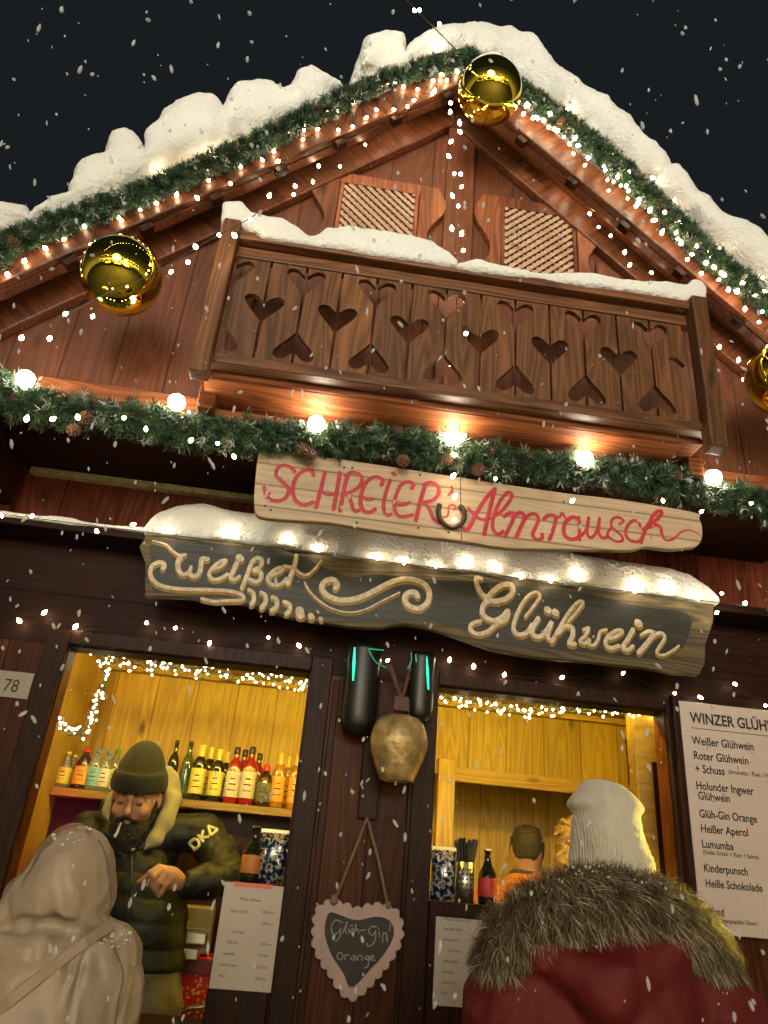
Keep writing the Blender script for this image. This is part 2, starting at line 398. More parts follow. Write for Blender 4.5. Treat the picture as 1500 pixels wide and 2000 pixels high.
w = MB(); w.box(IXL-.08, IXR+.08, T, YB+.06, ZC, ZC+.05); w.build('ceiling_board', M['innerx'], hut)
w = MB(); w.box(IXL-.08, IXR+.08, T, YB+.06, ZF-.05, ZF); w.build('floor_board', M['darkz'], hut)
w = MB(); w.box(xr0-.02, IXR, YB-.035, YB-.002, zr-.035, zr+.035); w.build('hatch_rail', M['innerx'], hut, bevel=.004)
w = MB(); w.box(xr0-.06, xr0+.03, YB-.05, YB-.002, ZF, zr+.07); w.build('hatch_post', M['inner'], hut, bevel=.004)
xp = at(1228, 1450, YB).x
w = MB(); w.box(xp-.02, xp+.04, YB-.05, YB-.002, ZF, ZC-.1); w.build('corner_post', M['framez'], hut, bevel=.004)
zt = at(500, 1325, YB-.02).z
w = MB(); w.box(IXL, IXR, YB-.05, YB-.002, zt-.04, zt+.01); w.build('wall_rail', M['innerx'], hut, bevel=.004)
xs0 = at(172, 1400, YB).x
w = MB(); w.box(IXL, IXL+.05, YB-.06, YB-.052, ZF, ZC); w.build('corner_batten', M['innerx'], hut)
# right jamb: pale post with a dark slot
xq = at(1262, 1500, .25).x
w = MB(); w.box(xq-.055, xq+.10, .22, .30, ZB, ZW+.05); w.build('inner_post', M['innerx'], hut, bevel=.004)
w = MB(); w.box(xq+.012, xq+.045, .214, .221, ZB, ZW-.16); w.build('post_slot', M['framez'], hut)
# bottle shelf along the back wall
YSH = 0.98; zsh = at(330, 1560, YSH-.05).z
w = MB(); w.box(IXL, 0.40, YSH-.12, YB, zsh-.035, zsh); shelf = w.build('bottle_shelf', M['innerx'], hut, bevel=.004)
w = MB(); w.box(IXL, 0.40, YSH, YSH+.03, ZF, zsh-.036); w.build('shelf_panel', M['framez'], hut)
# assumed glowing strips inside that throw the warm and the pink light
def bar(name, p, q, r, col, st):
    b = MB(); b.tube([p, q], r, 8); return b.build(name, glow(name+'_glow', col, st), hut)
bar('assumed_warm_strip', (IXL+.1, .17, ZW+.12), (IXR-.2, .17, ZW+.12), .012, (1, .74, .085), 104)
bar('assumed_pink_strip', (IXL+.025, .42, 1.25), (IXL+.025, .42, 1.62), .006, (1, .04, .30), 150)
w = MB(); w.box(IXL+.038, IXL+.046, .37, .47, 1.2, 1.68); w.build('light_shield', M['innerx'], hut)  # added board, out of sight, keeps the pink light off the barman
bar('assumed_pink_strip', (xq+.075, .17, 1.15), (xq+.075, .17, 1.40), .005, (1, .05, .25), 24)
bar('assumed_yellow_strip', (xr0+.02, YB+.10, 1.15), (xr0+.02, YB+.10, 1.42), .010, (1, .82, .04), 110)
bar('assumed_yellow_strip', (XD-.03, .12, 1.12), (XD-.03, .12, 1.52), .010, (1, .72, .06), 80)
# raised counter cupboards the price cards are fixed to
zc1 = at(490, 1722, 0).z; zc2 = at(890, 1760, 0).z
x1a, x1b = at(432, 1800, 0).x-.01, XB-.002
w = MB(); w.box(x1a, x1b, .0, .16, ZB+.002, zc1-.004); w.build('counter_cupboard', M['framez'], hut, bevel=.005)
x2a, x2b = XC+.002, at(1010, 1800, 0).x
w = MB(); w.box(x2a, x2b, .0, .16, ZB+.002, zc2-.004); w.build('counter_cupboard', M['framez'], hut, bevel=.005)
# gable wall and its trim
gl = [(XL+.35, ZG), (XR-.3, ZG)]
gx0, gx1 = XL+.35, XR-.3
w = MB(); w.prism([(gx0, ZG), (gx1, ZG), (gx1, max(zroof(gx1)-.10, ZG+.02)), (APX.x, APX.z-.10), (gx0, max(zroof(gx0)-.10, ZG+.02))], GY, GY+.06)
w.build('gable_wall', M['gable'], hut)
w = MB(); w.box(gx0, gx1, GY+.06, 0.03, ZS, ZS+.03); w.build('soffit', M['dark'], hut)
zt0 = at(430, 800, GY).z; zt1 = at(200, 750, GY-.03).z
w = MB(); w.box(gx0, gx1, GY-.03, GY-.002, ZG-.01, zt1); w.build('gable_rail', M['trimx'], hut, bevel=.006)
xa, xb = at(868, 400, GY-.02).x, at(925, 400, GY-.02).x
w = MB(); w.box(xa, xb, GY-.028, GY-.002, ZG+.3, at(890, 215, GY).z); w.build('gable_post', M['gable'], hut, bevel=.005)
for px in (530, 1160):
    x = at(px, 380, GY).x; w = MB(); w.box(x-.02, x+.02, GY-.016, GY-.002, ZG+.3, zroof(x)-.30); w.build('gable_batten', M['gable'], hut, bevel=.003)
# lattice windows with wavy shutters
def lattice(x0, x1, z0, z1, flip):
    y = GY
    fr = MB(); t = .055
    fr.box(x0-t, x1+t, y-.03, y-.002, z1, z1+t*1.1)
    fr.box(x0-t, x1+t, y-.03, y-.002, z0-t, z0)
    fr.box(x0-.018, x0, y-.03, y-.002, z0, z1); fr.box(x1, x1+.018, y-.03, y-.002, z0, z1)
    wdw = fr.build('lattice_window', M['sash'], hut, bevel=.004)
    bk = MB(); bk.box(x0, x1, y-.004, y-.002, z0, z1); bk.build('backing', M['framez'], wdw)
    for sgn, yy, ww, st in ((1, y-.022, .017, .034), (-1, y-.011, .012, .034)):
        s = MB(); a = sgn*flip; H = z1-z0; Wd = x1-x0; k = -Wd-H
        while k < Wd+H:                            # z = z0 + a*(x - xs)
            pts = []
            for xx in (x0, x1):
                zz = (xx-(x0+k))*a+z0 if a > 0 else z1-(xx-(x0+k))
                pts.append((xx, zz))
            (xa_, za_), (xb_, zb_) = pts
            t0, t1 = 0., 1.
            dz = zb_-za_
            for lim, s_ in ((z0, 1), (z1, -1)):
                va, vb = (za_-lim)*s_, (zb_-lim)*s_
                if va < 0 and vb < 0: t1 = -1
                elif va < 0: t0 = max(t0, va/(va-vb))
                elif vb < 0: t1 = min(t1, va/(va-vb))
            if t1-t0 > .02:
                p = (xa_+(xb_-xa_)*t0, yy, za_+dz*t0); q = (xa_+(xb_-xa_)*t1, yy, za_+dz*t1)
                s.beam(p, q, .008, ww)
            k += st*1.414*.85
        s.build('lattice', M['lattice'], wdw)
    for sd in (-1, 1):                             # scalloped side boards
        xe = x0-.02 if sd < 0 else x1+.02; pts = [(xe, z0-.06), (xe, z1+.05)]
        n = 40
        for i in range(n+1):
            t = i/n; z = z1+.05-(z1-z0+.11)*t
            wv = .080+.026*math.sin(t*9.5-.6)+.018*math.sin(t*4.2+1.2)
            pts.append((xe+sd*wv, z))
        q = MB(); q.prism(pts, y-.036, y-.003); q.build('shutter_board', M['sash'], wdw, bevel=.003)
lw = (at(673, 365, GY).x, at(810, 385, GY).x, at(668, 440, GY).z-.16, at(673, 366, GY).z)
lattice(lw[0], lw[1], lw[2], lw[3], -1)
rw = (at(983, 416, GY).x, at(1112, 432, GY).x, at(980, 520, GY).z-.10, at(1050, 424, GY).z)
lattice(rw[0], rw[1], rw[2], rw[3], 1)
# balcony
bz0, bz1 = at(880, 790, BY).z, at(930, 515, BY).z
bxL, bxR = at(405, 600, BY).x, at(1385, 700, BY).x
bal = MB(); yb = BY
zbm = at(880, 735, BY-.0).z
# floor beam with a sloping lit fascia below
zb1 = at(850, 768, BY).z; zb0 = zb1-.03
bal.box(bxL+.05, bxR-.05, BY+.03, GY-.031, zb1-.035, zb1)
balc = bal.build('balcony', M['trimx'], hut, bevel=.005)
fs = MB()
zf = at(850, 850, GY-.09).z
V = [(x, y, z) for x in (bxL+.03, bxR-.12) for y, z in ((BY+.045, zb1-.037), (BY+.075, zb1-.037), (GY-.08, zf), (GY-.055, zf))]
fs.add(V, [(0, 1, 3, 2), (4, 6, 7, 5), (0, 4, 5, 1), (2, 3, 7, 6), (0, 2, 6, 4), (1, 5, 7, 3)])
fs.build('fascia', M['trimx'], balc, bevel=.004)
fs = MB(); fs.box(bxL+.02, bxR-.16, GY-.075, GY-.031, zf-.05, zf-.002); fs.build('lower_fascia', M['trimx'], balc, bevel=.004)
for px in (405, 1330):
    x = at(px, 800, GY-.1).x; q = MB(); q.box(x-.028, x+.028, BY+.12, GY-.032, zf-.06, zf+.06); q.build('bracket', M['trimx'], balc, bevel=.004)
for (pt, pb, wd) in (((452, 440), (392, 735), .062), ((1362, 590), (1392, 880), .062)):
    t, b = at(*pt, BY-.04), at(*pb, BY-.04); x = (t.x+b.x)/2
    q = MB(); q.box(x-wd/2, x+wd/2, BY-.075, BY-.012, b.z, t.z); q.build('post', M['balc'], balc, bevel=.007)
zr1 = at(900, 535, BY-.03).z
q = MB(); q.box(bxL+.04, bxR-.04, BY-.05, BY+.05, zr1-.012, zr1+.028); q.build('handrail', M['balcx'], balc, bevel=.006)
q = MB(); q.box(bxL+.04, bxR-.04, BY-.012, BY+.025, zr1-.062, zr1-.014); q.build('top_rail', M['balcx'], balc, bevel=.004)
zlo = at(880, 772, BY).z
q = MB(); q.box(bxL+.04, bxR-.04, BY-.03, BY+.03, zlo-.019, zlo+.019); q.build('bottom_rail', M['balcx'], balc, bevel=.006)
J = [at(px, py, BY).x for px, py in ((497, 690), (572, 700), (645, 715), (718, 725), (787, 740), (860, 750), (932, 760), (1004, 770), (1076, 780), (1147, 790), (1217, 800), (1285, 810))]
stp = (J[-1]-J[0])/11
J = [J[0]-stp]+[J[0]+stp*i for i in range(12)]+[J[0]+stp*12]
zu, zm, zd = at(870, 592, BY).z, at(800, 643, BY).z, at(720, 700, BY).z-.004
HW, HH = .066, .108
half = [(0, -.62), (.22, -.42), (.55, -.18), (.85, .05), (1, .24), (.97, .38), (.8, .47), (.58, .48), (.36, .42), (.18, .30), (0, .2)]
def edge(j):                                       # heart cut-outs along joint j, bottom to top
    cuts = [(zm, 1)] if j % 2 == 1 else [(zd, -1), (zu, 1)]
    out = []
    for zc, s in cuts:
        h = [(a*HW, zc+s*b*HH) for a, b in half]
        out += h if s > 0 else h[::-1]
    return out
for i in range(13):
    xl, xr = J[i]+.004, J[i+1]-.004
    zb_, zt_ = zlo+.01, zr1-.03
    P = [(xl, zb_)]+[(xr, zb_)]+[(xr-a, z) for a, z in edge(i+1)]+[(xr, zt_), (xl, zt_)]+[(xl+a, z) for a, z in edge(i)[::-1]]
    Q = [P[0]]
    for p in P[1:]:
        if math.hypot(p[0]-Q[-1][0], p[1]-Q[-1][1]) > 1e-4: Q.append(p)
    q = MB(); q.prism(Q, BY-.004, BY+.018); q.build('balustrade_board', M['balc'], balc, bevel=.002)
# roof
xe = 2.05
for s in (-1, 1):
    e0 = Vector((APX.x, 0, APX.z)); e1 = Vector((APX.x+s*xe, 0, APX.z-xe*SL)); nrm = Vector((s*math.sin(rad(44)), 0, math.cos(rad(44))))
    def slab(a, b, off0, off1, y0, y1):
        m = MB(); P = [e0.lerp(e1, a), e0.lerp(e1, b)]
        pts = [(P[0].x, P[0].z+off0/math.cos(rad(44))), (P[1].x+nrm.x*off0, P[1].z+nrm.z*off0), (P[1].x+nrm.x*off1, P[1].z+nrm.z*off1), (P[0].x, P[0].z+off1/math.cos(rad(44)))]
        m.prism(pts, y0, y1); return m
    slab(0, 1, -.05, -.0, RY+.03, 1.5).build('roof', M['verge'][s], hut)
    slab(0, 1, -.125, .004, RY-.005, RY+.028).build('bargeboard', M['verge'][s], hut, bevel=.006)
    slab(.0, 1, -.125, -.051, RY+.03, RY+.075).build('rafter', M['verge'][s], hut, bevel=.005)
    slab(.0, 1, -.175, -.051, GY-.045, GY-.002).build('rafter', M['verge'][s], hut, bevel=.006)
    for i in range(9):                             # little blocks below the verge
        k = MB(); p = e0.lerp(e1, .08+.11*i)-nrm*.150; k.beam(p+Vector((0, RY+.0, 0)), p+Vector((0, RY+.035, 0)), .05, .03, up=(s*math.cos(rad(44)), 0, -math.sin(rad(44))))
        k.build('verge_block', M['framez'], hut, bevel=.003)

# ------------------------------------------------------------------ signs
def stroke(mb, pts, w, crop, Y, sc=5.0, dv=0, taper=None, n=7):
    P = [at(crop[0]+u/sc, crop[1]+(v+dv)/sc, Y) for u, v in pts]
    P = catmull([(p.x, p.z) for p in P], n)
    mpp = (at(crop[0]+1, crop[1], Y)-at(crop[0], crop[1], Y)).length/sc
    wd = [w*mpp]*len(P)
    if taper: wd = [w*mpp*(taper[0]+(taper[1]-taper[0])*i/(len(P)-1)) for i in range(len(P))]
    stroke.k = (stroke.k+1) % 9
    mb.ribbon(P, wd, Y-.00012*stroke.k)
stroke.k = 0
SY = GY-.075
sg = thing('shop_sign', 'pale wavy wooden sign with hand painted red letters below the long garland', 'sign', at(930, 1000, SY))
out = [(505, 888), (499, 930), (496, 975), (499, 1000), (512, 1010), (560, 1015), (640, 1020), (700, 1030), (800, 1045), (900, 1056), (990, 1070), (1090, 1072), (1180, 1074), (1238, 1074), (1252, 1069), (1270, 1068), (1310, 1073), (1340, 1070), (1360, 1067), (1371, 1054), (1372, 1030), (1366, 1012), (1356, 1000), (1210, 975), (1100, 962), (940, 938), (790, 915), (640, 893), (520, 880)]
P = catmull([(p.x, p.z) for p in (at(*o, SY) for o in out)], 3, True)
b = MB(); b.prism([tuple(p) for p in P], SY, SY+.028); b.build('board', M['sign1'], sg, bevel=.004)
cA, cB, cC = (490, 870), (790, 900), (1090, 930)
L = MB(); yl = SY-.0008
for pts, w_, cr in (
    ([(425, 258), (385, 215), (320, 195), (262, 225), (250, 290), (300, 350), (358, 408), (370, 455), (340, 512), (270, 545), (190, 530), (148, 490), (132, 410)], 40, cA), ([(148, 490), (185, 468)], 26, cA),
    ([(612, 295), (600, 258), (550, 240), (480, 270), (425, 350), (408, 450), (432, 530), (490, 578), (550, 578), (605, 555)], 40, cA),
    ([(722, 265), (690, 400), (637, 607)], 40, cA), ([(868, 268), (845, 420), (805, 625)], 42, cA), ([(685, 450), (750, 482), (840, 472)], 34, cA),
    ([(948, 290), (915, 400), (870, 640)], 42, cA), ([(925, 300), (985, 265), (1060, 285), (1085, 340), (1050, 410), (965, 462), (912, 468)], 38, cA), ([(930, 465), (970, 530), (990, 600), (1015, 645), (1052, 635)], 38, cA),
    ([(1275, 385), (1288, 345), (1250, 312), (1190, 315), (1120, 370), (1078, 480), (1072, 580), (1110, 648), (1165, 655), (1212, 625)], 42, cA), ([(1090, 505), (1140, 532), (1195, 522)], 34, cA),
    ([(1360, 340), (1325, 440), (1297, 560), (1302, 645), (1335, 683), (1368, 672)], 38, cA), ([(1388, 275), (1405, 288)], 46, cA),
    ([(70, 270), (88, 235), (40, 207), (-30, 232), (-80, 330), (-100, 430), (-80, 518), (-20, 548), (75, 530)], 38, cB), ([(-90, 432), (0, 432), (45, 407)], 32, cB),
    ([(202, 240), (160, 380), (112, 580)], 42, cB), ([(190, 235), (260, 212), (325, 250), (333, 320), (280, 385), (190, 410)], 38, cB), ([(190, 410), (240, 470), (280, 560), (330, 610)], 38, cB),
    ([(460, 255), (465, 290), (430, 335)], 24, cB), ([(480, 480), (500, 455), (470, 430), (430, 450), (430, 500), (418, 540), (385, 553)], 20, cB),
    ([(880, 275), (800, 360), (710, 500), (640, 640), (600, 680), (575, 660)], 40, cB), ([(882, 275), (850, 400), (812, 560), (778, 720)], 42, cB), ([(625, 465), (680, 530), (760, 575), (850, 558)], 30, cB),
    ([(880, 540), (960, 480), (1040, 370), (1040, 317), (990, 322), (920, 420), (870, 550), (860, 650), (890, 710), (930, 715), (960, 690)], 36, cB),
    ([(975, 545), (1020, 512), (1070, 520), (1060, 575), (1020, 660), (980, 740)], 40, cB), ([(1060, 560), (1110, 512), (1160, 522), (1165, 575), (1130, 660), (1090, 750)], 40, cB), ([(1170, 580), (1215, 530), (1280, 522), (1308, 575), (1280, 650), (1252, 720), (1285, 768), (1340, 760), (1345, 720)], 38, cB),
    ([(1360, 570), (1410, 533), (1470, 545), (1475, 590), (1450, 680), (1415, 770)], 40, cB), ([(-25, 395), (15, 400), (40, 360), (65, 402)], 26, cC),
    ([(200, 420), (140, 402), (78, 442), (52, 530), (80, 598), (150, 618), (205, 595)], 40, cC), ([(202, 405), (207, 500), (207, 625)], 34, cC),
    ([(230, 580), (280, 510), (300, 395), (283, 500), (290, 580), (330, 598), (380, 530), (405, 402), (395, 500), (402, 570), (440, 605), (480, 590)], 30, cC),
    ([(600, 470), (638, 435), (590, 402), (532, 420), (517, 480), (560, 533), (618, 580), (628, 628), (570, 638), (500, 600), (482, 560), (510, 512)], 26, cC),
    ([(800, 490), (780, 445), (730, 437), (682, 480), (657, 550), (682, 610), (740, 638), (800, 628), (835, 560)], 32, cC),
    ([(808, 648), (850, 530), (930, 382), (980, 342), (1012, 348), (995, 392), (920, 460), (830, 520)], 34, cC)):
    stroke(L, pts, w_, cr, yl)
stroke(L, [(880, 500), (950, 477), (1000, 502), (1012, 560), (1045, 618), (1105, 622), (1155, 588), (1205, 545), (1270, 525), (1340, 545), (1388, 582)], 38, cC, yl, taper=(1.1, .25))
L.build('lettering', M['redpaint'], sg)
for px, py in ((518, 988), (529, 996), (672, 913), (688, 914), (820, 928), (817, 1031), (876, 1040), (1101, 980), (1272, 1050), (697, 1021)): 
    p = at(px, py, SY); hl = MB(); hl.dot((p.x, p.z), .0042, SY-.0004); hl.build('nail_head', M['ink'], sg)
# horseshoe hung on the sign
hs = MB(); pts = catmull([at(790+u/5, 900+v/5, SY-.012) for u, v in ((345, 425), (333, 500), (360, 585), (425, 635), (500, 642), (560, 605), (588, 540), (575, 470), (535, 435))], 6)
V0 = len(hs.v); hs.tube(pts, .0085, 8)
for i in range(V0, len(hs.v)): hs.v[i] = (hs.v[i][0], SY-.012+(hs.v[i][1]-SY+.012)*.9, hs.v[i][2])
tag(hs.build('horseshoe', plain('rusty_iron', (0.06, 0.042, 0.035), .6, .5, bump=.4, bscale=80, var=.4, vscale=30), smooth=True), 'dull brown iron horseshoe hung on the pale sign around a small s', 'horseshoe')

S2 = -0.21
s2 = thing('drink_sign', 'dark green painted driftwood sign with scrolls and snow along its top', 'sign', at(830, 1180, S2))
out = [(286, 1045), (284, 1100), (283, 1158), (290, 1164), (370, 1167), (415, 1176), (470, 1178), (520, 1190), (570, 1206), (680, 1223), (745, 1226), (790, 1218), (870, 1236), (960, 1268), (1060, 1285), (1160, 1293), (1205, 1299), (1260, 1304), (1366, 1318), (1378, 1260), (1395, 1178), (1300, 1164), (1050, 1130), (800, 1098), (500, 1060)]
P = [at(*o, S2) for o in out]
def paintwood():
    m, t, b_ = nodes('green_painted_wood'); N = t.nodes; Lk = t.links.new
    tc = N.new('ShaderNodeTexCoord'); mp = N.new('ShaderNodeMapping'); mp.inputs['Scale'].default_value = (5, 40, 55); Lk(tc.outputs['Object'], mp.inputs[0])
    n = N.new('ShaderNodeTexNoise'); n.inputs['Scale'].default_value = 1; n.inputs['Detail'].default_value = 6; Lk(mp.outputs[0], n.inputs['Vector'])
    n2 = N.new('ShaderNodeTexNoise'); n2.inputs['Scale'].default_value = 4; n2.inputs['Detail'].default_value = 3; Lk(tc.outputs['Object'], n2.inputs['Vector'])
    a = N.new('ShaderNodeMath'); a.operation = 'ADD'; Lk(n.outputs[0], a.inputs[0]); Lk(n2.outputs[0], a.inputs[1]); h_ = N.new('ShaderNodeMath'); h_.operation = 'MULTIPLY'; h_.inputs[1].default_value = .5; Lk(a.outputs[0], h_.inputs[0]); a = h_
    r = N.new('ShaderNodeValToRGB'); Lk(a.outputs[0], r.inputs[0])
    r.color_ramp.elements[0].position = .45; r.color_ramp.elements[0].color = (.011, .0135, .010, 1)
    r.color_ramp.elements[1].position = .66; r.color_ramp.elements[1].color = (.060, .055, .032, 1)
    q = r.color_ramp.elements.new(.56); q.color = (.020, .023, .016, 1)
    Lk(r.outputs[0], b_.inputs['Base Color']); b_.inputs['Roughness'].default_value = .5
    bp = N.new('ShaderNodeBump'); bp.inputs['Strength'].default_value = .5; bp.inputs['Distance'].default_value = .006; Lk(n.outputs[0], bp.inputs['Height']); Lk(bp.outputs[0], b_.inputs['Normal'])
    return m
M['worn'] = wood('worn_wood', (0.035, 0.027, 0.015), (0.22, 0.165, 0.085), 90, 3, .6, seam=1, fine=140, bump=.6)
b = MB(); b.prism([(p[0], p[2]) for p in catmull(P, 2, True)], S2, S2+.035); b.build('board', M['worn'], s2, bevel=.004)
inn = [(300, 1058), (297, 1105), (298, 1150), (330, 1156), (410, 1160), (480, 1168), (560, 1192), (690, 1212), (760, 1212), (860, 1218), (960, 1248), (1060, 1266), (1160, 1276), (1250, 1286), (1300, 1288), (1335, 1262), (1350, 1222), (1348, 1205), (1325, 1192), (1250, 1185), (1150, 1160), (1050, 1148), (960, 1138), (880, 1134), (800, 1128), (730, 1122), (690, 1128), (640, 1112), (560, 1078), (400, 1062)]
P = catmull([at(*o, S2) for o in inn], 3, True)
b = MB(); b.prism([(p[0], p[2]) for p in P], S2-.0016, S2+.001); b.build('painted_field', paintwood(), s2)
cD, cE, cF, cG = (270, 1030), (570, 1060), (870, 1090), (1120, 1130)
letters = [
    ([(240, 400), (255, 362), (210, 338), (140, 372), (116, 440), (150, 520), (230, 570), (350, 595), (500, 605), (700, 610), (880, 620), (1000, 650), (1032, 695), (985, 712), (860, 716), (740, 722), (620, 695)], 46, cD, (1, .7)),
    ([(1080, 608), (1122, 640), (1130, 700), (1105, 750)], 46, cD, (.8, 1)), ([(1200, 635), (1242, 665), (1240, 730), (1205, 785)], 48, cD, (.8, 1)), ([(1310, 680), (1352, 705), (1350, 770), (1305, 812)], 50, cD, (.8, 1)), ([(1425, 725), (1475, 750), (1480, 800), (1450, 840)], 50, cD, (.8, 1)),
    ([(75, 660), (85, 705)], 80, cE, None), ([(185, 710), (195, 728)], 56, cE, None), ([(280, 740), (288, 750)], 38, cE, None),
    ([(140, 130), (270, 165), (330, 222), (400, 272), (460, 265)], 34, cD, (.5, 1)), ([(420, 280), (388, 340), (395, 410), (430, 455), (490, 440), (515, 385)], 56, cD, (1, .6)), ([(490, 440), (540, 478), (590, 450), (612, 380), (620, 312), (675, 308)], 56, cD, (.8, .9)),
    ([(735, 410), (810, 380), (858, 325), (800, 332), (722, 400), (692, 460), (730, 508), (800, 500), (868, 460)], 50, cD, (.7, .8)),
    ([(960, 350), (930, 420), (902, 488), (940, 508), (988, 478)], 50, cD, (1, .7)), ([(985, 292), (1000, 305)], 74, cD, None),
    ([(1012, 590), (1060, 470), (1110, 340), (1160, 297), (1208, 320), (1190, 380), (1130, 420), (1190, 430), (1200, 490), (1150, 528), (1090, 508)], 48, cD, (.9, .9)),
    ([(1300, 470), (1370, 440), (1418, 402), (1370, 392), (1290, 450), (1262, 510), (1310, 558), (1390, 556), (1450, 500)], 50, cD, (.7, .8)),
    ([(45, 125), (20, 240), (-15, 330), (-40, 400)], 46, cE, (.9, 1)), ([(-70, 230), (20, 250), (80, 300), (150, 312), (220, 260), (290, 170)], 42, cE, (1, .5)),
    ([(425, 440), (445, 402), (400, 358), (330, 372), (292, 430), (330, 500), (430, 550), (560, 558), (700, 520), (840, 450), (980, 380), (1120, 352), (1260, 382), (1338, 460), (1330, 570), (1250, 638), (1150, 618), (1102, 550), (1132, 492), (1200, 482), (1228, 520)], 54, cE, (1, 1)),
    ([(125, 385), (180, 480), (300, 590), (440, 660), (580, 680), (720, 650), (880, 570), (1050, 485)], 30, cE, (.6, .6)),
    ([(350, 200), (300, 192), (310, 262), (350, 340), (400, 385)], 50, cF, (.8, 1)), ([(400, 400), (480, 310), (560, 262), (640, 262), (658, 322), (600, 390), (500, 420), (420, 420), (370, 460), (360, 530), (400, 580), (480, 608), (560, 568), (610, 510), (590, 600), (510, 640), (460, 680), (390, 728), (300, 738), (242, 690), (262, 640), (340, 612)], 54, cF, (1, .7)),
    ([(780, 570), (860, 470), (922, 372), (882, 332), (800, 380), (720, 500), (670, 630), (672, 710), (730, 748), (800, 720), (850, 650)], 46, cF, (.6, 1)),
    ([(905, 590), (852, 680), (852, 740), (910, 768), (970, 728), (1040, 620), (1010, 700), (1000, 768), (1030, 798)], 48, cF, (1, .8)), ([(995, 500), (1005, 508)], 66, cF, None), ([(1070, 525), (1080, 534)], 66, cF, None),
    ([(1200, 620), (1290, 520), (1345, 432), (1290, 432), (1200, 540), (1110, 690), (1042, 818)], 44, cF, (.6, 1)), ([(1100, 730), (1170, 662), (1240, 682), (1240, 760), (1210, 828), (1262, 838)], 50, cF, (.9, .9)),
    ([(100, 498), (150, 482), (112, 560), (62, 608), (110, 632), (158, 590), (150, 638), (200, 648), (240, 590), (260, 520), (320, 497)], 40, cG, (.8, .7)),
    ([(350, 590), (430, 560), (478, 512), (420, 507), (340, 560), (312, 630), (360, 678), (440, 658)], 44, cG, (.7, .9)),
    ([(580, 500), (530, 590), (482, 668), (530, 698), (580, 660)], 44, cG, (1, .8)), ([(630, 430), (640, 440)], 72, cG, None),
    ([(660, 550), (730, 512), (780, 532), (740, 600), (640, 718)], 46, cG, (.6, 1)), ([(700, 660), (780, 560), (860, 532), (890, 580), (842, 660), (812, 718), (860, 748), (940, 720), (1030, 655)], 48, cG, (.8, .4))]
Lo, Ll = MB(), MB()
for pts, w_, cr, tp in letters:
    stroke(Lo, pts, w_*1.15, cr, S2-.0019, dv=26, taper=tp)
    stroke(Ll, pts, w_*.96, cr, S2-.0032, taper=tp)
Lo.build('letter_edge', plain('ochre_paint', (0.26, 0.15, 0.025), .55, var=.35, vscale=40), s2)
Ll.build('lettering', plain('cream_paint', (0.60, 0.51, 0.38), .6, var=.3, vscale=60), s2)
# ------------------------------------------------------------------ snow lying on things
def snow_on(name, label, top, bot, Y, depth, group=None, seed=0, h=.0095, lean=.0, bulge=.085, grow=.014, rough=.92):
    """a bank of snow: its front outline (top and bottom lines traced at depth Y) filled out to a rounded body"""
    T = np.array([tuple(at(*p, Y)) for p in top]); B = np.array([tuple(at(*p, Y)) for p in bot])
    ts = np.linspace(0, 1, 160)
    def res(Q):
        s = np.r_[0, np.cumsum(np.linalg.norm(np.diff(Q, axis=0), axis=1))]; s /= s[-1]
        return np.stack([np.interp(ts, s, Q[:, i]) for i in range(3)], 1)
    T, B = res(T), res(B)
    poly = np.concatenate([T, B[::-1]])[:, [0, 2]]
    def d2(P):                                     # signed distance to the outline in the x-z plane
        a = poly; b = np.roll(poly, -1, 0); out = np.full(P.shape[:-1], 1e9); ins = np.zeros(P.shape[:-1], bool)
        for (ax, az), (bx, bz) in zip(a, b):
            ex, ez = bx-ax, bz-az; L2 = ex*ex+ez*ez
            if L2 < 1e-12: continue
            px, pz = P[..., 0]-ax, P[..., 1]-az
            t = np.clip((px*ex+pz*ez)/L2, 0, 1); out = np.minimum(out, (px-t*ex)**2+(pz-t*ez)**2)
            c = ((az <= P[..., 1]) & (bz > P[..., 1])) | ((bz <= P[..., 1]) & (az > P[..., 1]))
            if abs(ez) > 1e-12: ins ^= c & (P[..., 0] < ax+(P[..., 1]-az)/ez*ex)
        d = np.sqrt(out); return np.where(ins, -d, d)
    lo = np.array([poly[:, 0].min()-.07, Y-bulge-.06, poly[:, 1].min()-.07]); hi = np.array([poly[:, 0].max()+.07, Y+depth+.06, poly[:, 1].max()+.07])
    def fn(P):
        G2 = P[:, 0, :, :][..., [0, 2]]; D = d2(G2)[:, None, :]
        y = P[..., 1]-Y; y = y+0
        r = bulge
        dy = np.maximum(-bulge-y, y-depth)
        D = np.broadcast_to(D, y.shape)-grow
        d = smax(D, dy, r*1.3)
        n = vnoise(P, 9, seed)*.016+vnoise(P, 20, seed+1)*.007+vnoise(P, 62, seed+2)*.0022+vnoise(P, 115, seed+3)*.0018
        n = n+(vnoise(P*A((1, 1, .35)), 15, seed+5)*.006 if rough > .9 else 0)
        return d+n*rough
    return tag(sdf(name, fn, lo, hi, h, M['snow']), label, 'snow', group)
RS = RY-.01
gq = 'snow heaps on the roof edge'
snow_on('snow_heap', 'rounded snow heap on the roof edge at the far left, cut by the picture edge', [(-60, 440), (-20, 405), (20, 408), (50, 420), (72, 442)], [(-60, 520), (0, 478), (72, 448)], RS, .5, gq, 1)
snow_on('snow_heap', 'twin humped snow heap on the left roof edge above the left gold ball', [(62, 440), (80, 418), (100, 400), (142, 392), (147, 345), (165, 335), (210, 318), (222, 280), (250, 275), (275, 290), (292, 325)], [(62, 448), (110, 425), (180, 400), (240, 370), (294, 332)], RS, .5, gq, 2)
snow_on('snow_heap', 'broad fluted snow heap in the middle of the left roof slope', [(284, 325), (292, 280), (320, 235), (355, 215), (390, 202), (425, 205), (438, 232), (444, 272)], [(284, 335), (330, 318), (395, 298), (446, 282)], RS, .5, gq, 3)
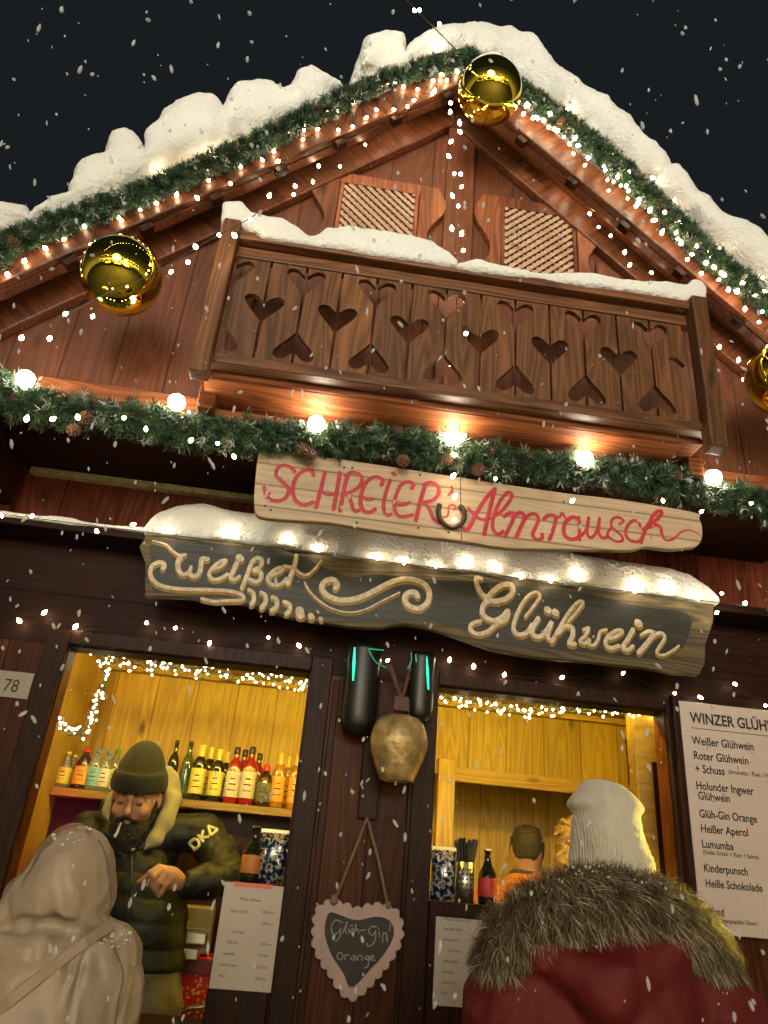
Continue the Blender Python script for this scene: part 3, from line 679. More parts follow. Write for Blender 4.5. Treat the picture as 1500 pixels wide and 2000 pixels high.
snow_on('snow_heap', 'overhanging snow heap with a ragged lower lip on the upper left slope', [(438, 268), (443, 215), (460, 182), (500, 168), (538, 176), (545, 185), (580, 165), (606, 145), (625, 160), (665, 172)], [(438, 276), (470, 262), (520, 262), (560, 240), (610, 215), (668, 178)], RS, .5, gq, 4)
snow_on('snow_heap', 'small round snow heap just left of the gable peak', [(688, 160), (695, 125), (715, 95), (750, 82), (785, 90), (793, 130)], [(688, 165), (740, 160), (795, 140)], RS, .45, gq, 5)
snow_on('snow_heap', 'long thick snow bank over the peak and down the right slope', [(790, 118), (800, 95), (850, 72), (905, 58), (950, 55), (1000, 70), (1050, 105), (1090, 150), (1130, 185), (1180, 215), (1240, 270), (1285, 305), (1298, 342)], [(790, 135), (850, 118), (905, 105), (960, 115), (1010, 150), (1070, 185), (1130, 235), (1190, 290), (1240, 325), (1282, 348)], RS, .5, gq, 6)
snow_on('snow_heap', 'lower snow bank on the right roof slope running out of the picture', [(1285, 348), (1310, 338), (1340, 358), (1370, 395), (1410, 430), (1450, 455), (1500, 490), (1560, 545)], [(1285, 360), (1330, 400), (1400, 465), (1470, 525), (1540, 590)], RS, .5, gq, 7)
gr = 'snow on the balcony rail'
yr = BY-.045
snow_on('snow_strip', 'thick snow strip on the left half of the balcony rail', [(434, 425), (440, 402), (470, 400), (490, 420), (530, 428), (575, 445), (605, 463), (640, 450), (720, 455), (790, 465), (840, 480), (872, 500), (888, 517)], [(434, 432), (470, 440), (520, 466), (640, 484), (760, 502), (888, 521)], yr, .11, gr, 8, .008, bulge=.02, grow=.009, rough=.5)
snow_on('snow_strip', 'thinner snow strip on the right half of the balcony rail', [(893, 520), (930, 514), (980, 525), (1060, 535), (1150, 540), (1230, 552), (1300, 555), (1345, 560), (1355, 548), (1372, 550), (1380, 565)], [(893, 524), (960, 534), (1100, 553), (1250, 572), (1345, 587), (1375, 582)], yr, .11, gr, 9, .008, bulge=.02, grow=.009, rough=.5)
snow_on('snow_strip', 'long wind packed snow strip on top of the dark green sign', [(285, 1032), (310, 1008), (345, 994), (400, 992), (440, 1001), (500, 1008), (560, 1017), (610, 1014), (700, 1027), (850, 1049), (1000, 1071), (1150, 1092), (1290, 1115), (1340, 1126), (1375, 1148), (1400, 1170)], [(285, 1040), (480, 1058), (650, 1080), (850, 1106), (1050, 1132), (1250, 1158), (1400, 1176)], S2-.004, .13, None, 11, .008, bulge=.022, grow=.010, rough=.45)
snow_on('snow_dusting', 'thin line of snow along the ledge left of the dark sign', [(-60, 990), (0, 999), (100, 1010), (200, 1022), (284, 1031)], [(-60, 997), (0, 1006), (100, 1018), (200, 1030), (284, 1039)], LY-.005, .06, None, 12, .006, bulge=.005, grow=.001, rough=.3)

# ------------------------------------------------------------------ gold balls
def ball(px, py, Y, rpx, label, snowcap=False):
    c = at(px, py, Y); r = rpx/FPX*(c-CAM).dot(_f)
    t = thing('gold_bauble', label, 'bauble', c-Vector((0, 0, r)), 'large mirrored gold balls on the gable')
    b = MB(); b.ball(c, r, 5); b.build('sphere', M['gold'], t, True)
    k = MB(); k.lathe([(r*.16, 0), (r*.16, r*.12), (r*.05, r*.14), (r*.05, r*.2)], c+Vector((0, 0, r*.97)), 16); k.build('cap', M['gold'], t, True)
    if snowcap:
        def fn(P):
            d = ell(P, c+Vector((0, -.0, .022)), (r*.98, r*.98, r*.98)); d = smax(d, (A(c)[2]+r*.62)-P[..., 2], .03)
            return d+vnoise(P, 30, 4)*.006
        tag(sdf('snow_crust', fn, A(c)-(r*1.2, r*1.2, 0), A(c)+(r*1.2, r*1.2, r*1.4), .008, M['snow']), 'thin cap of snow lying on the gold ball at the peak', 'snow')
ball(238, 539, RY-.15, 77, 'gold mirror ball hanging on the left of the gable beside the balcony post')
ball(957, 178, RY-.16, 62, 'gold mirror ball with snow on it at the gable peak', True)
ball(1536, 738, RY-.15, 76, 'gold mirror ball on the right of the gable, cut by the picture edge')

# ------------------------------------------------------------------ fir garlands
def tip(mb, p, d, L, rng, nn=34):
    d = Vector(d).normalized(); a = d.orthogonal().normalized(); b = d.cross(a); p = Vector(p)
    mb.cur = rng.choice((0, 1, 1, 2, 3, 0))
    snow = rng.random() < .13
    for i in range(nn):
        t = (i+.5)/nn; an = rng.random()*6.283; s = p+d*(L*t)
        side = (a*math.cos(an)+b*math.sin(an)); l = (.024+.014*rng.random())*(1.1-.45*t)
        nd = (side*(.85)+d*(.75)).normalized(); q = s+nd*l
        w = nd.cross(Vector((rng.uniform(-1, 1), rng.uniform(-1, 1), rng.uniform(-1, 1)))).normalized()*.00165
        if snow and rng.random() < .5: mb.cur, keep = 4, mb.cur
        else: keep = mb.cur
        mb.add([s-w, s+w, q+w*.4, q-w*.4], [(0, 1, 2, 3)]); mb.cur = keep
def pinecone(parent, c, ax, r, rng):
    m = MB(); ax = Vector(ax).normalized(); a = ax.orthogonal().normalized(); b = ax.cross(a)
    m.tube([c-ax*r*1.2, c, c+ax*r*1.1], [r*.3, r*.55, r*.2], 8)
    for k in range(46):
        t = k/46; an = k*2.39996; side = a*math.cos(an)+b*math.sin(an); rr = r*(.45+.62*math.sin(math.pi*min(1, t*.95+.08)))
        s = c+ax*(r*(-1.2+2.3*t)); q = s+side*rr+ax*r*.18; w = ax.cross(side)*r*.2
        m.add([s, q-w, q+ax*r*.12, q+w, q-ax*r*.06], [(0, 1, 2), (0, 2, 3), (0, 3, 4), (0, 4, 1), (1, 4, 2), (2, 4, 3)])
    m.build('pine_cone', M['cone'], parent)
def garland(label, pts, Y, rp, n, cones, seed, sag=0):
    rng = random.Random(seed); P = [at(*p, Y(p) if callable(Y) else Y) for p in pts]; C_ = [Vector(p) for p in catmull(P, 14)]
    t = thing('fir_garland', label, 'garland', C_[len(C_)//2], 'fir garlands on the hut')
    core = MB(); core.tube(C_, .012, 6); core.build('stem', M['wire'], t)
    m = MB(); seg = len(C_)-1
    for i in range(n):
        u = rng.random()*seg; k = int(u); p = C_[k].lerp(C_[k+1], u-k); d = (C_[k+1]-C_[k]).normalized()
        an = rng.random()*6.283; a = d.orthogonal().normalized(); b = d.cross(a); side = a*math.cos(an)+b*math.sin(an)
        dd = side+d*rng.uniform(-.7, .7)+Vector((0, -.15, -.1)); cl = .72+.55*mnoise.noise(Vector((u*.9, seed*3, an*.5)))+.25*rng.random()
        tip(m, p+side*.012, dd, rp*(.55+.6*rng.random())*cl, rng)
    m.build('foliage', M['needle'], t)
    for px, py in cones:
        p = at(px, py, Y((px, py)) if callable(Y) else Y)+Vector((0, -rp*.45, 0)); pinecone(t, p, (rng.uniform(-.5, .5), -1, rng.uniform(-.7, -.1)), .022, rng)
    return t
yv = RY-.045
garland('dark fir garland with lights climbing the left roof edge', [(-40, 515), (30, 470), (120, 435), (220, 400), (310, 365), (400, 325), (490, 285), (580, 240), (670, 195), (760, 155), (850, 128), (915, 112)], yv, .038, 1150, [(30, 483), (620, 222), (455, 300)], 1)
garland('fir garland with lights running down the right roof edge', [(915, 112), (1000, 165), (1070, 215), (1130, 258), (1190, 310), (1250, 365), (1310, 425), (1370, 485), (1430, 535), (1500, 590), (1560, 640)], yv, .038, 1050, [(1290, 405), (1095, 245)], 2)
garland('long thick fir garland with pine cones hung across the hut below the balcony', [(-60, 745), (0, 755), (45, 790), (120, 800), (250, 815), (340, 835), (430, 850), (520, 851), (640, 861), (760, 866), (850, 881), (940, 896), (1040, 911), (1150, 919), (1250, 931), (1330, 946), (1420, 971), (1520, 991), (1580, 1001)], GY-.10, .067, 2300, [(35, 790), (170, 825), (148, 850), (605, 895), (775, 852), (785, 908), (930, 925), (950, 890), (1315, 940), (1120, 920), (590, 885), (870, 905)], 3)

# ------------------------------------------------------------------ bulbs and light strings
def flamebulb():
    b = MB(); r = .0072; b.lathe([(r*.25, -r*1.3), (r*.85, -r*.5), (r, .1*r), (r*.6, r*.9), (r*.15, r*1.5)], (0, 0, 0), 8)
    me = bpy.data.meshes.new('bulb'); me.from_pydata([tuple(v) for v in b.v], [], b.f); me.materials.append(M['bulb']); return me
BULB = flamebulb()
BULB2 = BULB.copy(); BULB2.materials[0] = glow('sign_bulb_glow', (1.0, .80, .52), 75)
def lights(label, pts, Y, order='x', bulb=None, wire_sag=.012, group='fairy light strings on the hut', cat='light string', wire=True, extra=None, nearest=False):
    fy = Y if callable(Y) else (lambda px, py: Y)
    Q = [at(px, py, fy(px, py)) for px, py in pts]
    key = {'x': lambda p: p.x, 'z': lambda p: -p.z}[order]
    Q = sorted(Q, key=key)
    t = thing('light_string', label, cat, Q[len(Q)//2], group)
    if wire:
        m = MB(); R = list(Q)
        if extra: R = [Vector(e_) for e_ in extra]
        path = []
        for a, b in zip(R[:-1], R[1:]):
            for k in range(4):
                s = k/4; p = a.lerp(b, s); path.append(p+Vector((0, .004, -4*s*(1-s)*wire_sag*min(1, (b-a).length*6))))
        path.append(R[-1]); m.tube(path, .0016, 5); m.build('wire', M['wire'], t)
    rng = random.Random(len(pts))
    for q in Q[:100]:
        o = bpy.data.objects.new('bulb', bulb or BULB); COL.objects.link(o); o.parent = t; o.location = q-WL[t.name]
        o.rotation_euler = (rng.uniform(-1, 1), rng.uniform(-1, 1), rng.uniform(0, 6))
        s = rng.uniform(.8, 1.2); o.scale = (s, s, s)
    return t
def c1(l): return [(u/2, v/2) for u, v in l]
def c2(l): return [(750+u/2, v/2) for u, v in l]
def c4(l): return [(750+u/2, 400+v/2) for u, v in l]
def c3(l): return [(u/2, 400+v/2) for u, v in l]
def c5(l): return [(u/2, 800+v/2) for u, v in l]
def c6(l): return [(750+u/2, 800+v/2) for u, v in l]
left = c1([(1470, 428), (1430, 460), (1378, 495), (1322, 508), (1240, 505), (1187, 508), (1130, 522), (1183, 545), (1070, 590), (1025, 625), (1085, 630), (860, 627), (805, 660), (815, 705), (670, 713), (690, 762), (770, 773), (940, 652), (600, 742), (548, 820), (612, 795), (465, 795), (390, 828), (465, 852), (475, 862), (330, 885), (250, 935), (355, 955), (177, 970), (1380, 405), (1275, 440), (900, 717)])+c3([(95, 220), (30, 272)])+c2([(38, 428), (92, 417), (117, 392), (132, 350), (192, 315), (198, 355), (225, 292), (240, 255), (245, 313), (285, 280), (40, 325), (187, 367)])
low = c1([(1145, 605), (1245, 648), (1328, 650), (1348, 567), (1427, 565), (1425, 535), (1052, 765), (1147, 760), (1153, 727), (1222, 710)])+c2([(5, 492), (20, 495), (75, 465), (103, 440)])
lights('short row of fairy lights under the left roof overhang above the lattice window', low, RY+.08, group='fairy light strings on the hut')
right = c2([(545, 445), (560, 410), (600, 463), (625, 470), (678, 510), (703, 535), (740, 600), (785, 645), (717, 432), (865, 665), (897, 605), (913, 690), (955, 672), (955, 745), (877, 745), (993, 795), (1050, 695), (1135, 780), (1085, 910), (1060, 860), (1137, 885), (1150, 870), (1160, 945), (1225, 915), (1310, 972), (1222, 960)])+c4([(1310, 175), (1150, 70), (1090, 100), (1160, 150), (1185, 213), (1275, 200), (1375, 250), (1320, 268), (1240, 268), (1480, 285), (1345, 332), (1378, 340), (1450, 355), (1410, 407), (1478, 418), (1465, 458), (985, 5)])
_rg = random.Random(5)
for k in range(34):
    t_ = (k+_rg.random())/34; right.append((1010+t_*490+_rg.uniform(-8, 14), 195+t_*405+_rg.uniform(-26, 10)+18*math.sin(t_*3)))
for k in range(18):
    t_ = (k+_rg.random())/18; left.append((60+t_*800, 452-t_*325+_rg.uniform(-12, 14)))
lights('fairy lights scattered along the left bargeboard below the garland', left, RY-.020)
lights('bright fairy lights woven along the right roof edge', right, RY-.05)
rlow = c2([(563, 487), (580, 530), (602, 565), (655, 612), (663, 652), (700, 695), (735, 735), (793, 790), (803, 835), (838, 887), (885, 920), (940, 988)])+c4([(960, 235), (1045, 265), (940, 185), (1310, 555), (1385, 607), (1405, 683)])
lights('sparse fairy lights dangling under the right roof overhang', rlow, RY+.10)
mid = c2([(260, 402), (258, 438), (295, 480), (297, 515), (262, 553), (253, 610), (275, 678), (300, 680), (303, 730), (268, 765), (290, 805), (265, 893), (303, 912), (310, 978)])+c4([(303, 115), (310, 178), (285, 298), (260, 328), (318, 385), (315, 430), (320, 503), (258, 560), (262, 625), (270, 718), (325, 762), (315, 900)])+c6([(275, 177), (270, 260), (278, 340), (275, 430)])
def ymid(px, py): return RY-.02 if py < 700 else RY-.02+(SY-.03-RY+.02)*(py-700)/350
lights('fairy lights hanging straight down from the gable peak in front of the balcony', mid, ymid, 'z', extra=[at(884+(py-200)*.021, py, ymid(0, py)) for py in (215, 300, 400, 500, 600, 700, 800, 900, 980, 1054)], wire_sag=0)
diag = [(42, 660), (97, 661), (128, 613), (181, 618), (260, 583), (334, 531), (367, 512), (382, 482), (428, 459), (458, 460), (489, 429)]
lights('fairy light string slanting past the left gold ball to the balcony post', diag, BY-.16, extra=[at(px, py, BY-.16) for px, py in ((-40, 718), (0, 694), (95, 632), (200, 575), (290, 538), (400, 472), (460, 440), (500, 418))], wire_sag=0)
led = c5([(5, 415), (125, 415), (378, 475), (520, 448), (648, 470), (900, 475), (1125, 500), (1240, 540), (1475, 578)])+c6([(78, 597), (203, 610), (320, 595), (437, 610), (537, 655), (650, 668), (762, 637), (995, 685), (980, 710), (1112, 692), (1225, 735), (1320, 718), (1410, 757), (1300, 793)])
lights('fairy light string across the whole front along the snow on the green sign', led, S2-.045, bulb=BULB2, extra=[at(px, 1003+px*.1235, S2-.03) for px in (-80, 100, 300, 500, 700, 900, 1100, 1300, 1560)], wire_sag=0)
lowr = c5([(173, 793), (75, 825), (295, 848), (573, 833), (685, 853), (818, 913), (1048, 890), (1168, 922)])+[(700, 1288), (757, 1290), (812, 1298), (878, 1289), (925, 1302), (985, 1318), (1098, 1323), (1217, 1315), (1318, 1354), (1368, 1362), (1436, 1336), (1495, 1378)]
lights('fairy lights spaced out along the dark header above the serving windows', lowr, -.04, wire_sag=.004)
gb = [(52, 818), (103, 818), (152, 815), (242, 816), (285, 838), (373, 860), (425, 866), (457, 892), (885, 887), (968, 935), (1118, 978), (1295, 978), (1370, 999), (1467, 983)]
lights('few small fairy lights tucked into the long cone garland', gb, GY-.2, wire=False)
# string running from the peak to a post behind the viewer
p1 = at(905, 112, RY-.05)
best = min((abs(at(795, 0, y).z-p1.z-.02), y) for y in np.linspace(-1.9, -1.0, 91))[1]
p2 = at(795, 0, best); dv = (p2-p1)
pts = []
far = Vector((p1.x+dv.x*13, p1.y+dv.y*13, p1.z+.1))
tm = thing('light_string', 'thin fairy light cable leading from the gable peak out over the viewer', 'light string', p1, 'fairy light strings on the hut')
m = MB(); m.tube([p1, p2]+[p2.lerp(far, k/10)+Vector((0, 0, -.5*(k/10)*(1-k/10))) for k in range(1, 11)], .0028, 5); m.build('wire', M['wire'], tm)
for px, py in ((810, 20), (819, 20), (858, 47), (866, 85), (914, 106)):
    q = at(px, py, p1.y+(best-p1.y)*min(1, max(0, (112-py)/112))); o = bpy.data.objects.new('bulb', BULB); COL.objects.link(o); o.parent = tm; o.location = q-WL[tm.name]; o.scale = (1.2, 1.2, 1.2)
for k in range(1, 26):
    s = k/26; q = p2.lerp(far, s)+Vector((0, 0, -2*s*(1-s)*.25)); o = bpy.data.objects.new('bulb', BULB); COL.objects.link(o); o.parent = tm; o.location = q-WL[tm.name]; o.scale = (1.5, 1.5, 1.5)
# added unseen strings over the lane behind the viewer (the balls mirror them)
for k, (yy, zz) in enumerate(((-4.2, 3.6), (-5.2, 4.5), (-6.3, 3.7), (-7.6, 4.9), (-9.0, 4.0), (-10.2, 3.3))):
    a, b_ = Vector((-4.5, yy, zz)), Vector((5.5, yy-.4, zz+.1))
    t = thing('light_string', '%s added string of fairy lights over the lane, counted from the gable hut' % ('first', 'second', 'third', 'fourth', 'fifth', 'sixth')[k], 'light string', a, 'added fairy light strings over the lane')
    pth = [a.lerp(b_, i/24)+Vector((0, 0, -1.6*(i/24)*(1-i/24))) for i in range(25)]
    m = MB(); m.tube(pth, .003, 5); m.build('wire', M['wire'], t)
    for q in pth:
        o = bpy.data.objects.new('bulb', BULB); COL.objects.link(o); o.parent = t; o.location = q-WL[t.name]; o.scale = (3, 3, 3)
# round globe lamps
gl_lab = ['leftmost of the six glowing globe lamps, near the picture edge', 'second glowing globe lamp, left of the balcony bracket', 'globe lamp glowing under the left part of the balcony, above the sign start', 'globe lamp glowing in the middle, beside the hanging light string', 'globe lamp glowing under the right part of the balcony, above the sign end', 'rightmost globe lamp, below the right balcony post']
for (px, py), lb in zip(((50, 740), (345, 786), (618, 828), (884, 857), (1142, 896), (1393, 933)), gl_lab):
    c = at(px, py, GY-.15); r = .030
    t = thing('globe_lamp', lb, 'globe lamp', c, 'round globe lamps below the balcony')
    b = MB(); b.ball(c, r, 3); b.build('glass_globe', M['globe'], t, True)
    b = MB(); b.lathe([(.012, -.03), (.013, 0), (.013, .03), (.008, .04)], c+Vector((0, .03, -.035)), 12, M=Matrix.Rotation(rad(35), 3, 'X')); b.build('socket', M['black'], t, True)
# dense garlands inside the windows
def cluster(label, path, Y, n, spread, parent_group, seed):
    rng = random.Random(seed); P = [at(px, py, Y) for px, py in path]; C_ = [Vector(p) for p in catmull(P, 12)]
    t = thing('light_garland', label, 'light garland', C_[0], parent_group)
    m = MB()
    for s in range(3):
        m.tube([p+Vector((rng.uniform(-1, 1), rng.uniform(-1, 1), rng.uniform(-1, 1)))*spread*.7 for p in C_], .0016, 5)
    m.build('wire', plain('green_wire', (.03, .05, .02), .5), t)
    me = bpy.data.meshes.new('window_bulb'); b = MB(); r = .0046
    b.lathe([(r*.25, -r*1.3), (r*.85, -r*.5), (r, .1*r), (r*.6, r*.9), (r*.15, r*1.5)], (0, 0, 0), 8); me.from_pydata([tuple(v) for v in b.v], [], b.f); me.materials.append(M['bulbw'])
    for i in range(n):
        u = (i+rng.random())/n*(len(C_)-1); k = min(int(u), len(C_)-2); q = C_[k].lerp(C_[k+1], u-k)+Vector((rng.gauss(0, .7), rng.gauss(0, .6), rng.gauss(0, .7)))*spread
        o = bpy.data.objects.new('bulb', me); COL.objects.link(o); o.parent = t; o.location = q-WL[t.name]; o.rotation_euler = (rng.uniform(-2, 2), rng.uniform(-2, 2), 0)
        s = rng.uniform(.7, 1.25); o.scale = (s, s, s)
gw = 'dense light garlands inside the windows'
cluster('dense fairy light garland along the top inside the left serving window', [(195, 1285), (260, 1297), (330, 1302), (420, 1315), (500, 1325), (560, 1330), (603, 1345)], .50, 99, .030, gw, 1)
cluster('fairy light garland drooping into the left corner of the left window', [(205, 1280), (203, 1330), (190, 1370), (178, 1405), (160, 1432), (130, 1425), (108, 1400), (105, 1380)], .62, 60, .02, gw, 2)
cluster('dense fairy light garland along the top inside the right serving window', [(862, 1362), (910, 1368), (960, 1376), (1010, 1385), (1080, 1386), (1150, 1386), (1225, 1390), (1290, 1396)], .20, 99, .024, gw, 3)

# market huts on the other side of the lane, behind the viewer (lights added for the gold balls to mirror)
for k, (x_, lb) in enumerate(((-6.2, 'plain market hut across the lane, left, with an added lit serving window'), (-.6, 'plain market hut across the lane, in the middle, with an added lit serving window'), (5.0, 'plain market hut across the lane, right, with an added lit serving window'))):
    yb_ = -11.5; t = thing('market_stall', lb, 'stall', (x_, yb_-1, 0), 'market huts across the lane')
    b = MB(); b.box(x_-2, x_+2, yb_-2, yb_-1.9, 0, 2.4); b.box(x_-2, x_-1.9, yb_-1.9, yb_, 0, 2.4); b.box(x_+1.9, x_+2, yb_-1.9, yb_, 0, 2.4); b.box(x_-1.9, x_+1.9, yb_-.1, yb_, 0, 1.05); b.box(x_-1.9, x_+1.9, yb_-.1, yb_, 2.15, 2.4)
    b.build('wall', M['darkz'], t)
    b = MB(); b.prism([(x_-2.4, 2.3), (x_+2.4, 2.3), (x_, 4.3)], yb_-2.3, yb_+.4); b.build('roof', M['snow'], t)
    b = MB(); b.box(x_-1.7, x_+1.7, yb_-1.8, yb_-1.75, 1.2, 2.1); b.build('added_lit_window', glow('added_stall_light', (1, .76, .22), 9), t)
    for i in range(17):
        s_ = abs(i-8)/8; o = bpy.data.objects.new('bulb', BULB); COL.objects.link(o); o.parent = t; o.location = Vector((x_+(i-8)*.3, yb_+.45, 4.3-2*s_))-WL[t.name]; o.scale = (5, 5, 5)
# ------------------------------------------------------------------ cards, boards, bell, lamps
def text(mb, s, px, py, hpx, Y, wide=.8, thick=0.0):
    cu = bpy.data.curves.new('t', 'FONT'); cu.body = s; cu.size = 1; cu.fill_mode = 'FRONT'; cu.resolution_u = 3
    cu.offset = thick
    o = bpy.data.objects.new('t', cu); me = bpy.data.meshes.new_from_object(o)
    p = at(px, py, Y); k = (at(px, py-hpx, Y)-p).length/.72
    mb.add([(p.x+v.co.x*k*wide, Y, p.z+v.co.y*k) for v in me.vertices], [list(f.vertices) for f in me.polygons])
    bpy.data.objects.remove(o); bpy.data.curves.remove(cu); bpy.data.meshes.remove(me)
MY = -.045
mp = at(1326, 1368, MY); mbp = at(1383, 1824, MY)
mt = thing('menu_board', 'large white drinks menu board with black print right of the windows', 'menu board', mp)
b = MB(); b.box(mp.x, mp.x+.78, MY, MY+.012, mbp.z, mp.z); b.build('panel', plain('menu_panel', (.64, .535, .51), .45, var=.04, vscale=4), mt, bevel=.003)
b = MB(); b.box(mp.x-.028, mp.x-.004, MY-.006, -.002, mbp.z-.03, mp.z+.02); b.build('side_frame', M['framez'], mt, bevel=.003)
L = MB(); ym = MY-.0014
for s_, px, py, h_, wd, th in (('WINZER GLÜHWEIN', 1349, 1411, 21, .80, .022), ('Weißer Glühwein', 1352, 1453, 16, .80, .016), ('Roter Glühwein', 1355, 1482, 16, .80, .016), ('+ Schuss', 1358, 1508, 16, .80, .016), ('(Amaretto / Rum / Whisky)', 1423, 1511, 9, .78, .004), ('Holunder Ingwer', 1360, 1541, 16, .80, .016), ('Glühwein', 1364, 1561, 16, .80, .016), ('Glüh-Gin Orange', 1366, 1596, 16, .80, .016), ('Heißer Aperol', 1369, 1625, 16, .80, .016), ('Lumumba', 1371, 1655, 16, .80, .016), ('(Heiße Schoki + Rum + Sahne)', 1373, 1668, 9, .80, .004), ('Kinderpunsch', 1375, 1702, 16, .80, .016), ('Heiße Schokolade', 1378, 1732, 16, .80, .016), ('Pfand', 1382, 1787, 16, .80, .016), ('(Maschinengespülte Gläser)', 1386, 1800, 9, .80, .004)):
    text(L, s_, px, py, h_, ym, wd, th)
a_ = at(1350, 1421, ym); rl = MB(); rl.box(a_.x, a_.x+.70, ym-.0002, ym, a_.z-.0015, a_.z+.0008); rl.build('rule', M['ink'], mt)
L.build('lettering', M['ink'], mt)
p = at(1329, 1372, ym); q = MB(); q.dot((p.x+.006, p.z-.006), .003, ym); q.build('pin', M['steel'], mt)
# number plate
NY = -.006
n0, n1 = at(-2, 1308, NY), at(53, 1366, NY)
nt_ = thing('number_plate', 'small white plate with the number 78 at the left picture edge', 'number plate', n0)
b = MB(); b.box(n0.x-.03, n1.x, NY, -.0005, n1.z, n0.z); b.build('plate', plain('number_card', (.34, .30, .26), .5, var=.05), nt_, bevel=.002)
L = MB(); text(L, '78', 3, 1349, 25, NY-.0012, .85, .0); L.build('lettering', M['ink'], nt_)
# price cards on the counter cupboards
def card(quad, label, rows, red, pad):
    Y = -.012; a, c = at(*quad[0], Y), at(*quad[1], Y)
    t = thing('price_card', label, 'price card', a, 'price cards on the counter')
    b = MB(); b.box(a.x, c.x, Y, -.002, c.z, a.z); b.build('card', plain('price_card_paper', (.50, .44, .40), .35, var=.05), t, bevel=.001)
    L = MB()
    for s_, px, py, h_ in rows: text(L, s_, px, py, h_, Y-.0013, .8, .0)
    L.build('lettering', plain('grey_ink', (.05, .045, .04), .6), t)
    if red:
        r = MB(); p0, p1 = at(458, 1722, Y-.002), at(532, 1737, Y-.002); r.box(p0.x, p1.x, Y-.003, Y-.001, p1.z, p0.z); r.build('red_stripe', plain('pink_foil', (.75, .10, .10), .3), t)
    return t
card(((440, 1722), (536, 1940)), 'white price card in a clear sleeve with a pink stripe, left of the post', [('Winzer Glühwein', 468, 1758, 6), ('Weiß oder Rot', 449, 1781, 6), ('4,00 Euro', 512, 1784, 6), ('mit Schuss', 452, 1822, 6), ('5,00 Euro', 510, 1806, 6), ('Glüh-Gin', 442, 1842, 6), ('6,00 Euro', 507, 1846, 6), ('Lumumba', 435, 1864, 6), ('6,50 Euro', 503, 1868, 6), ('Kinderpunsch', 430, 1886, 6), ('3,50 Euro', 500, 1891, 6), ('Pfand', 427, 1908, 6), ('3,00 Euro', 497, 1914, 6)], True, 0)
card(((852, 1790), (985, 1974)), 'plain white price card taped below the straw holder', [('Winzer Glühwein 0,2l', 867, 1797, 6), ('Rot oder Weiß', 866, 1816, 6), ('Kinderpunsch', 865, 1837, 6), ('mit Schuss', 876, 1859, 6), ('Heißer Aperol', 864, 1879, 6), ('Lumumba', 863, 1900, 6), ('Heiße Schoki', 862, 1921, 6), ('Pfand', 861, 1942, 6)], False, 0)
# heart chalkboard
HY = -.03
hc = thing('heart_chalkboard', 'heart shaped chalkboard with scalloped pale rim hanging on the dark post', 'chalkboard', at(697, 1850, HY))
def c6_(u, v): return (350+u/3, 1600+v/3)
outp = [(785, 620), (800, 530), (870, 480), (960, 492), (1040, 522), (1120, 502), (1220, 502), (1290, 550), (1312, 650), (1290, 750), (1230, 850), (1160, 935), (1080, 1020), (1005, 1062), (940, 1010), (890, 930), (830, 840), (785, 740)]
Pc = np.array([(p.x, p.z) for p in (at(*c6_(u, v), HY) for u, v in outp)]); ctr = Pc.mean(0)
Q = np.array(catmull([ctr+(p-ctr)*.965 for p in Pc], 12, True)); ds = np.r_[0, np.cumsum(np.linalg.norm(np.diff(np.vstack([Q, Q[:1]]), axis=0), axis=1))]
ns = 26; tt = np.linspace(0, 1, ns*10, endpoint=False)*ds[-1]; QQ = np.vstack([Q, Q[:1]])
R_ = np.stack([np.interp(tt, ds, QQ[:, i]) for i in (0, 1)], 1); Tn = np.roll(R_, -1, 0)-np.roll(R_, 1, 0); Tn /= np.linalg.norm(Tn, axis=1)[:, None]
Nn = np.stack([Tn[:, 1], -Tn[:, 0]], 1); sg_ = np.sign(((R_-ctr)*Nn).sum()); Nn *= sg_
R_ = R_+Nn*(.011*np.abs(np.sin(np.arange(len(R_))/10*math.pi)))[:, None]
b = MB(); b.prism([tuple(p) for p in R_], HY, HY+.014); b.build('scalloped_rim', plain('pale_wood_rim', (.46, .33, .315), .55, var=.12, vscale=14, bump=.3, bscale=60), hc, bevel=.003)
inn = [(858, 600), (882, 547), (940, 560), (1000, 583), (1060, 590), (1140, 572), (1212, 582), (1254, 630), (1250, 700), (1200, 790), (1120, 880), (1010, 985), (960, 900), (890, 790), (855, 680)]
P = catmull([at(*c6_(u, v), HY) for u, v in inn], 6, True)
b = MB(); b.prism([(p[0], p[2]) for p in P], HY-.003, HY+.002); b.build('slate', plain('slate', (.022, .018, .017), .6, var=.3, vscale=20), hc)
L = MB(); cH = (350, 1600)
for pts in ([(955, 605), (915, 592), (892, 630), (900, 672), (930, 665), (945, 640), (940, 690), (915, 718)], [(958, 668), (985, 600), (972, 650), (985, 668)], [(992, 640), (998, 665), (1016, 640), (1018, 668)], [(1002, 622), (1004, 626)], [(1014, 620), (1016, 624)], [(1026, 670), (1036, 610), (1034, 650), (1048, 645), (1052, 668)], [(1062, 652), (1090, 648)], [(1155, 632), (1125, 630), (1110, 662), (1135, 680), (1150, 655), (1146, 715), (1110, 745), (1098, 725)], [(1170, 660), (1176, 690)], [(1168, 640), (1170, 643)], [(1192, 720), (1194, 672), (1214, 672), (1220, 720)], [(1238, 610), (1232, 655)], [(935, 780), (925, 812), (950, 822), (958, 792), (938, 780)], [(970, 824), (974, 796), (994, 796)], [(1022, 798), (1005, 814), (1020, 826), (1032, 800), (1036, 826)], [(1046, 826), (1050, 800), (1068, 802), (1072, 826)], [(1102, 800), (1086, 814), (1105, 822), (1112, 800), (1106, 858), (1086, 872)], [(1120, 815), (1142, 806), (1126, 800), (1120, 822), (1148, 826)]):
    stroke(L, pts, 7, cH, HY-.0035, sc=3.0)
L.build('chalk_lettering', plain('chalk', (.30, .29, .27), .8), hc)
r = MB()
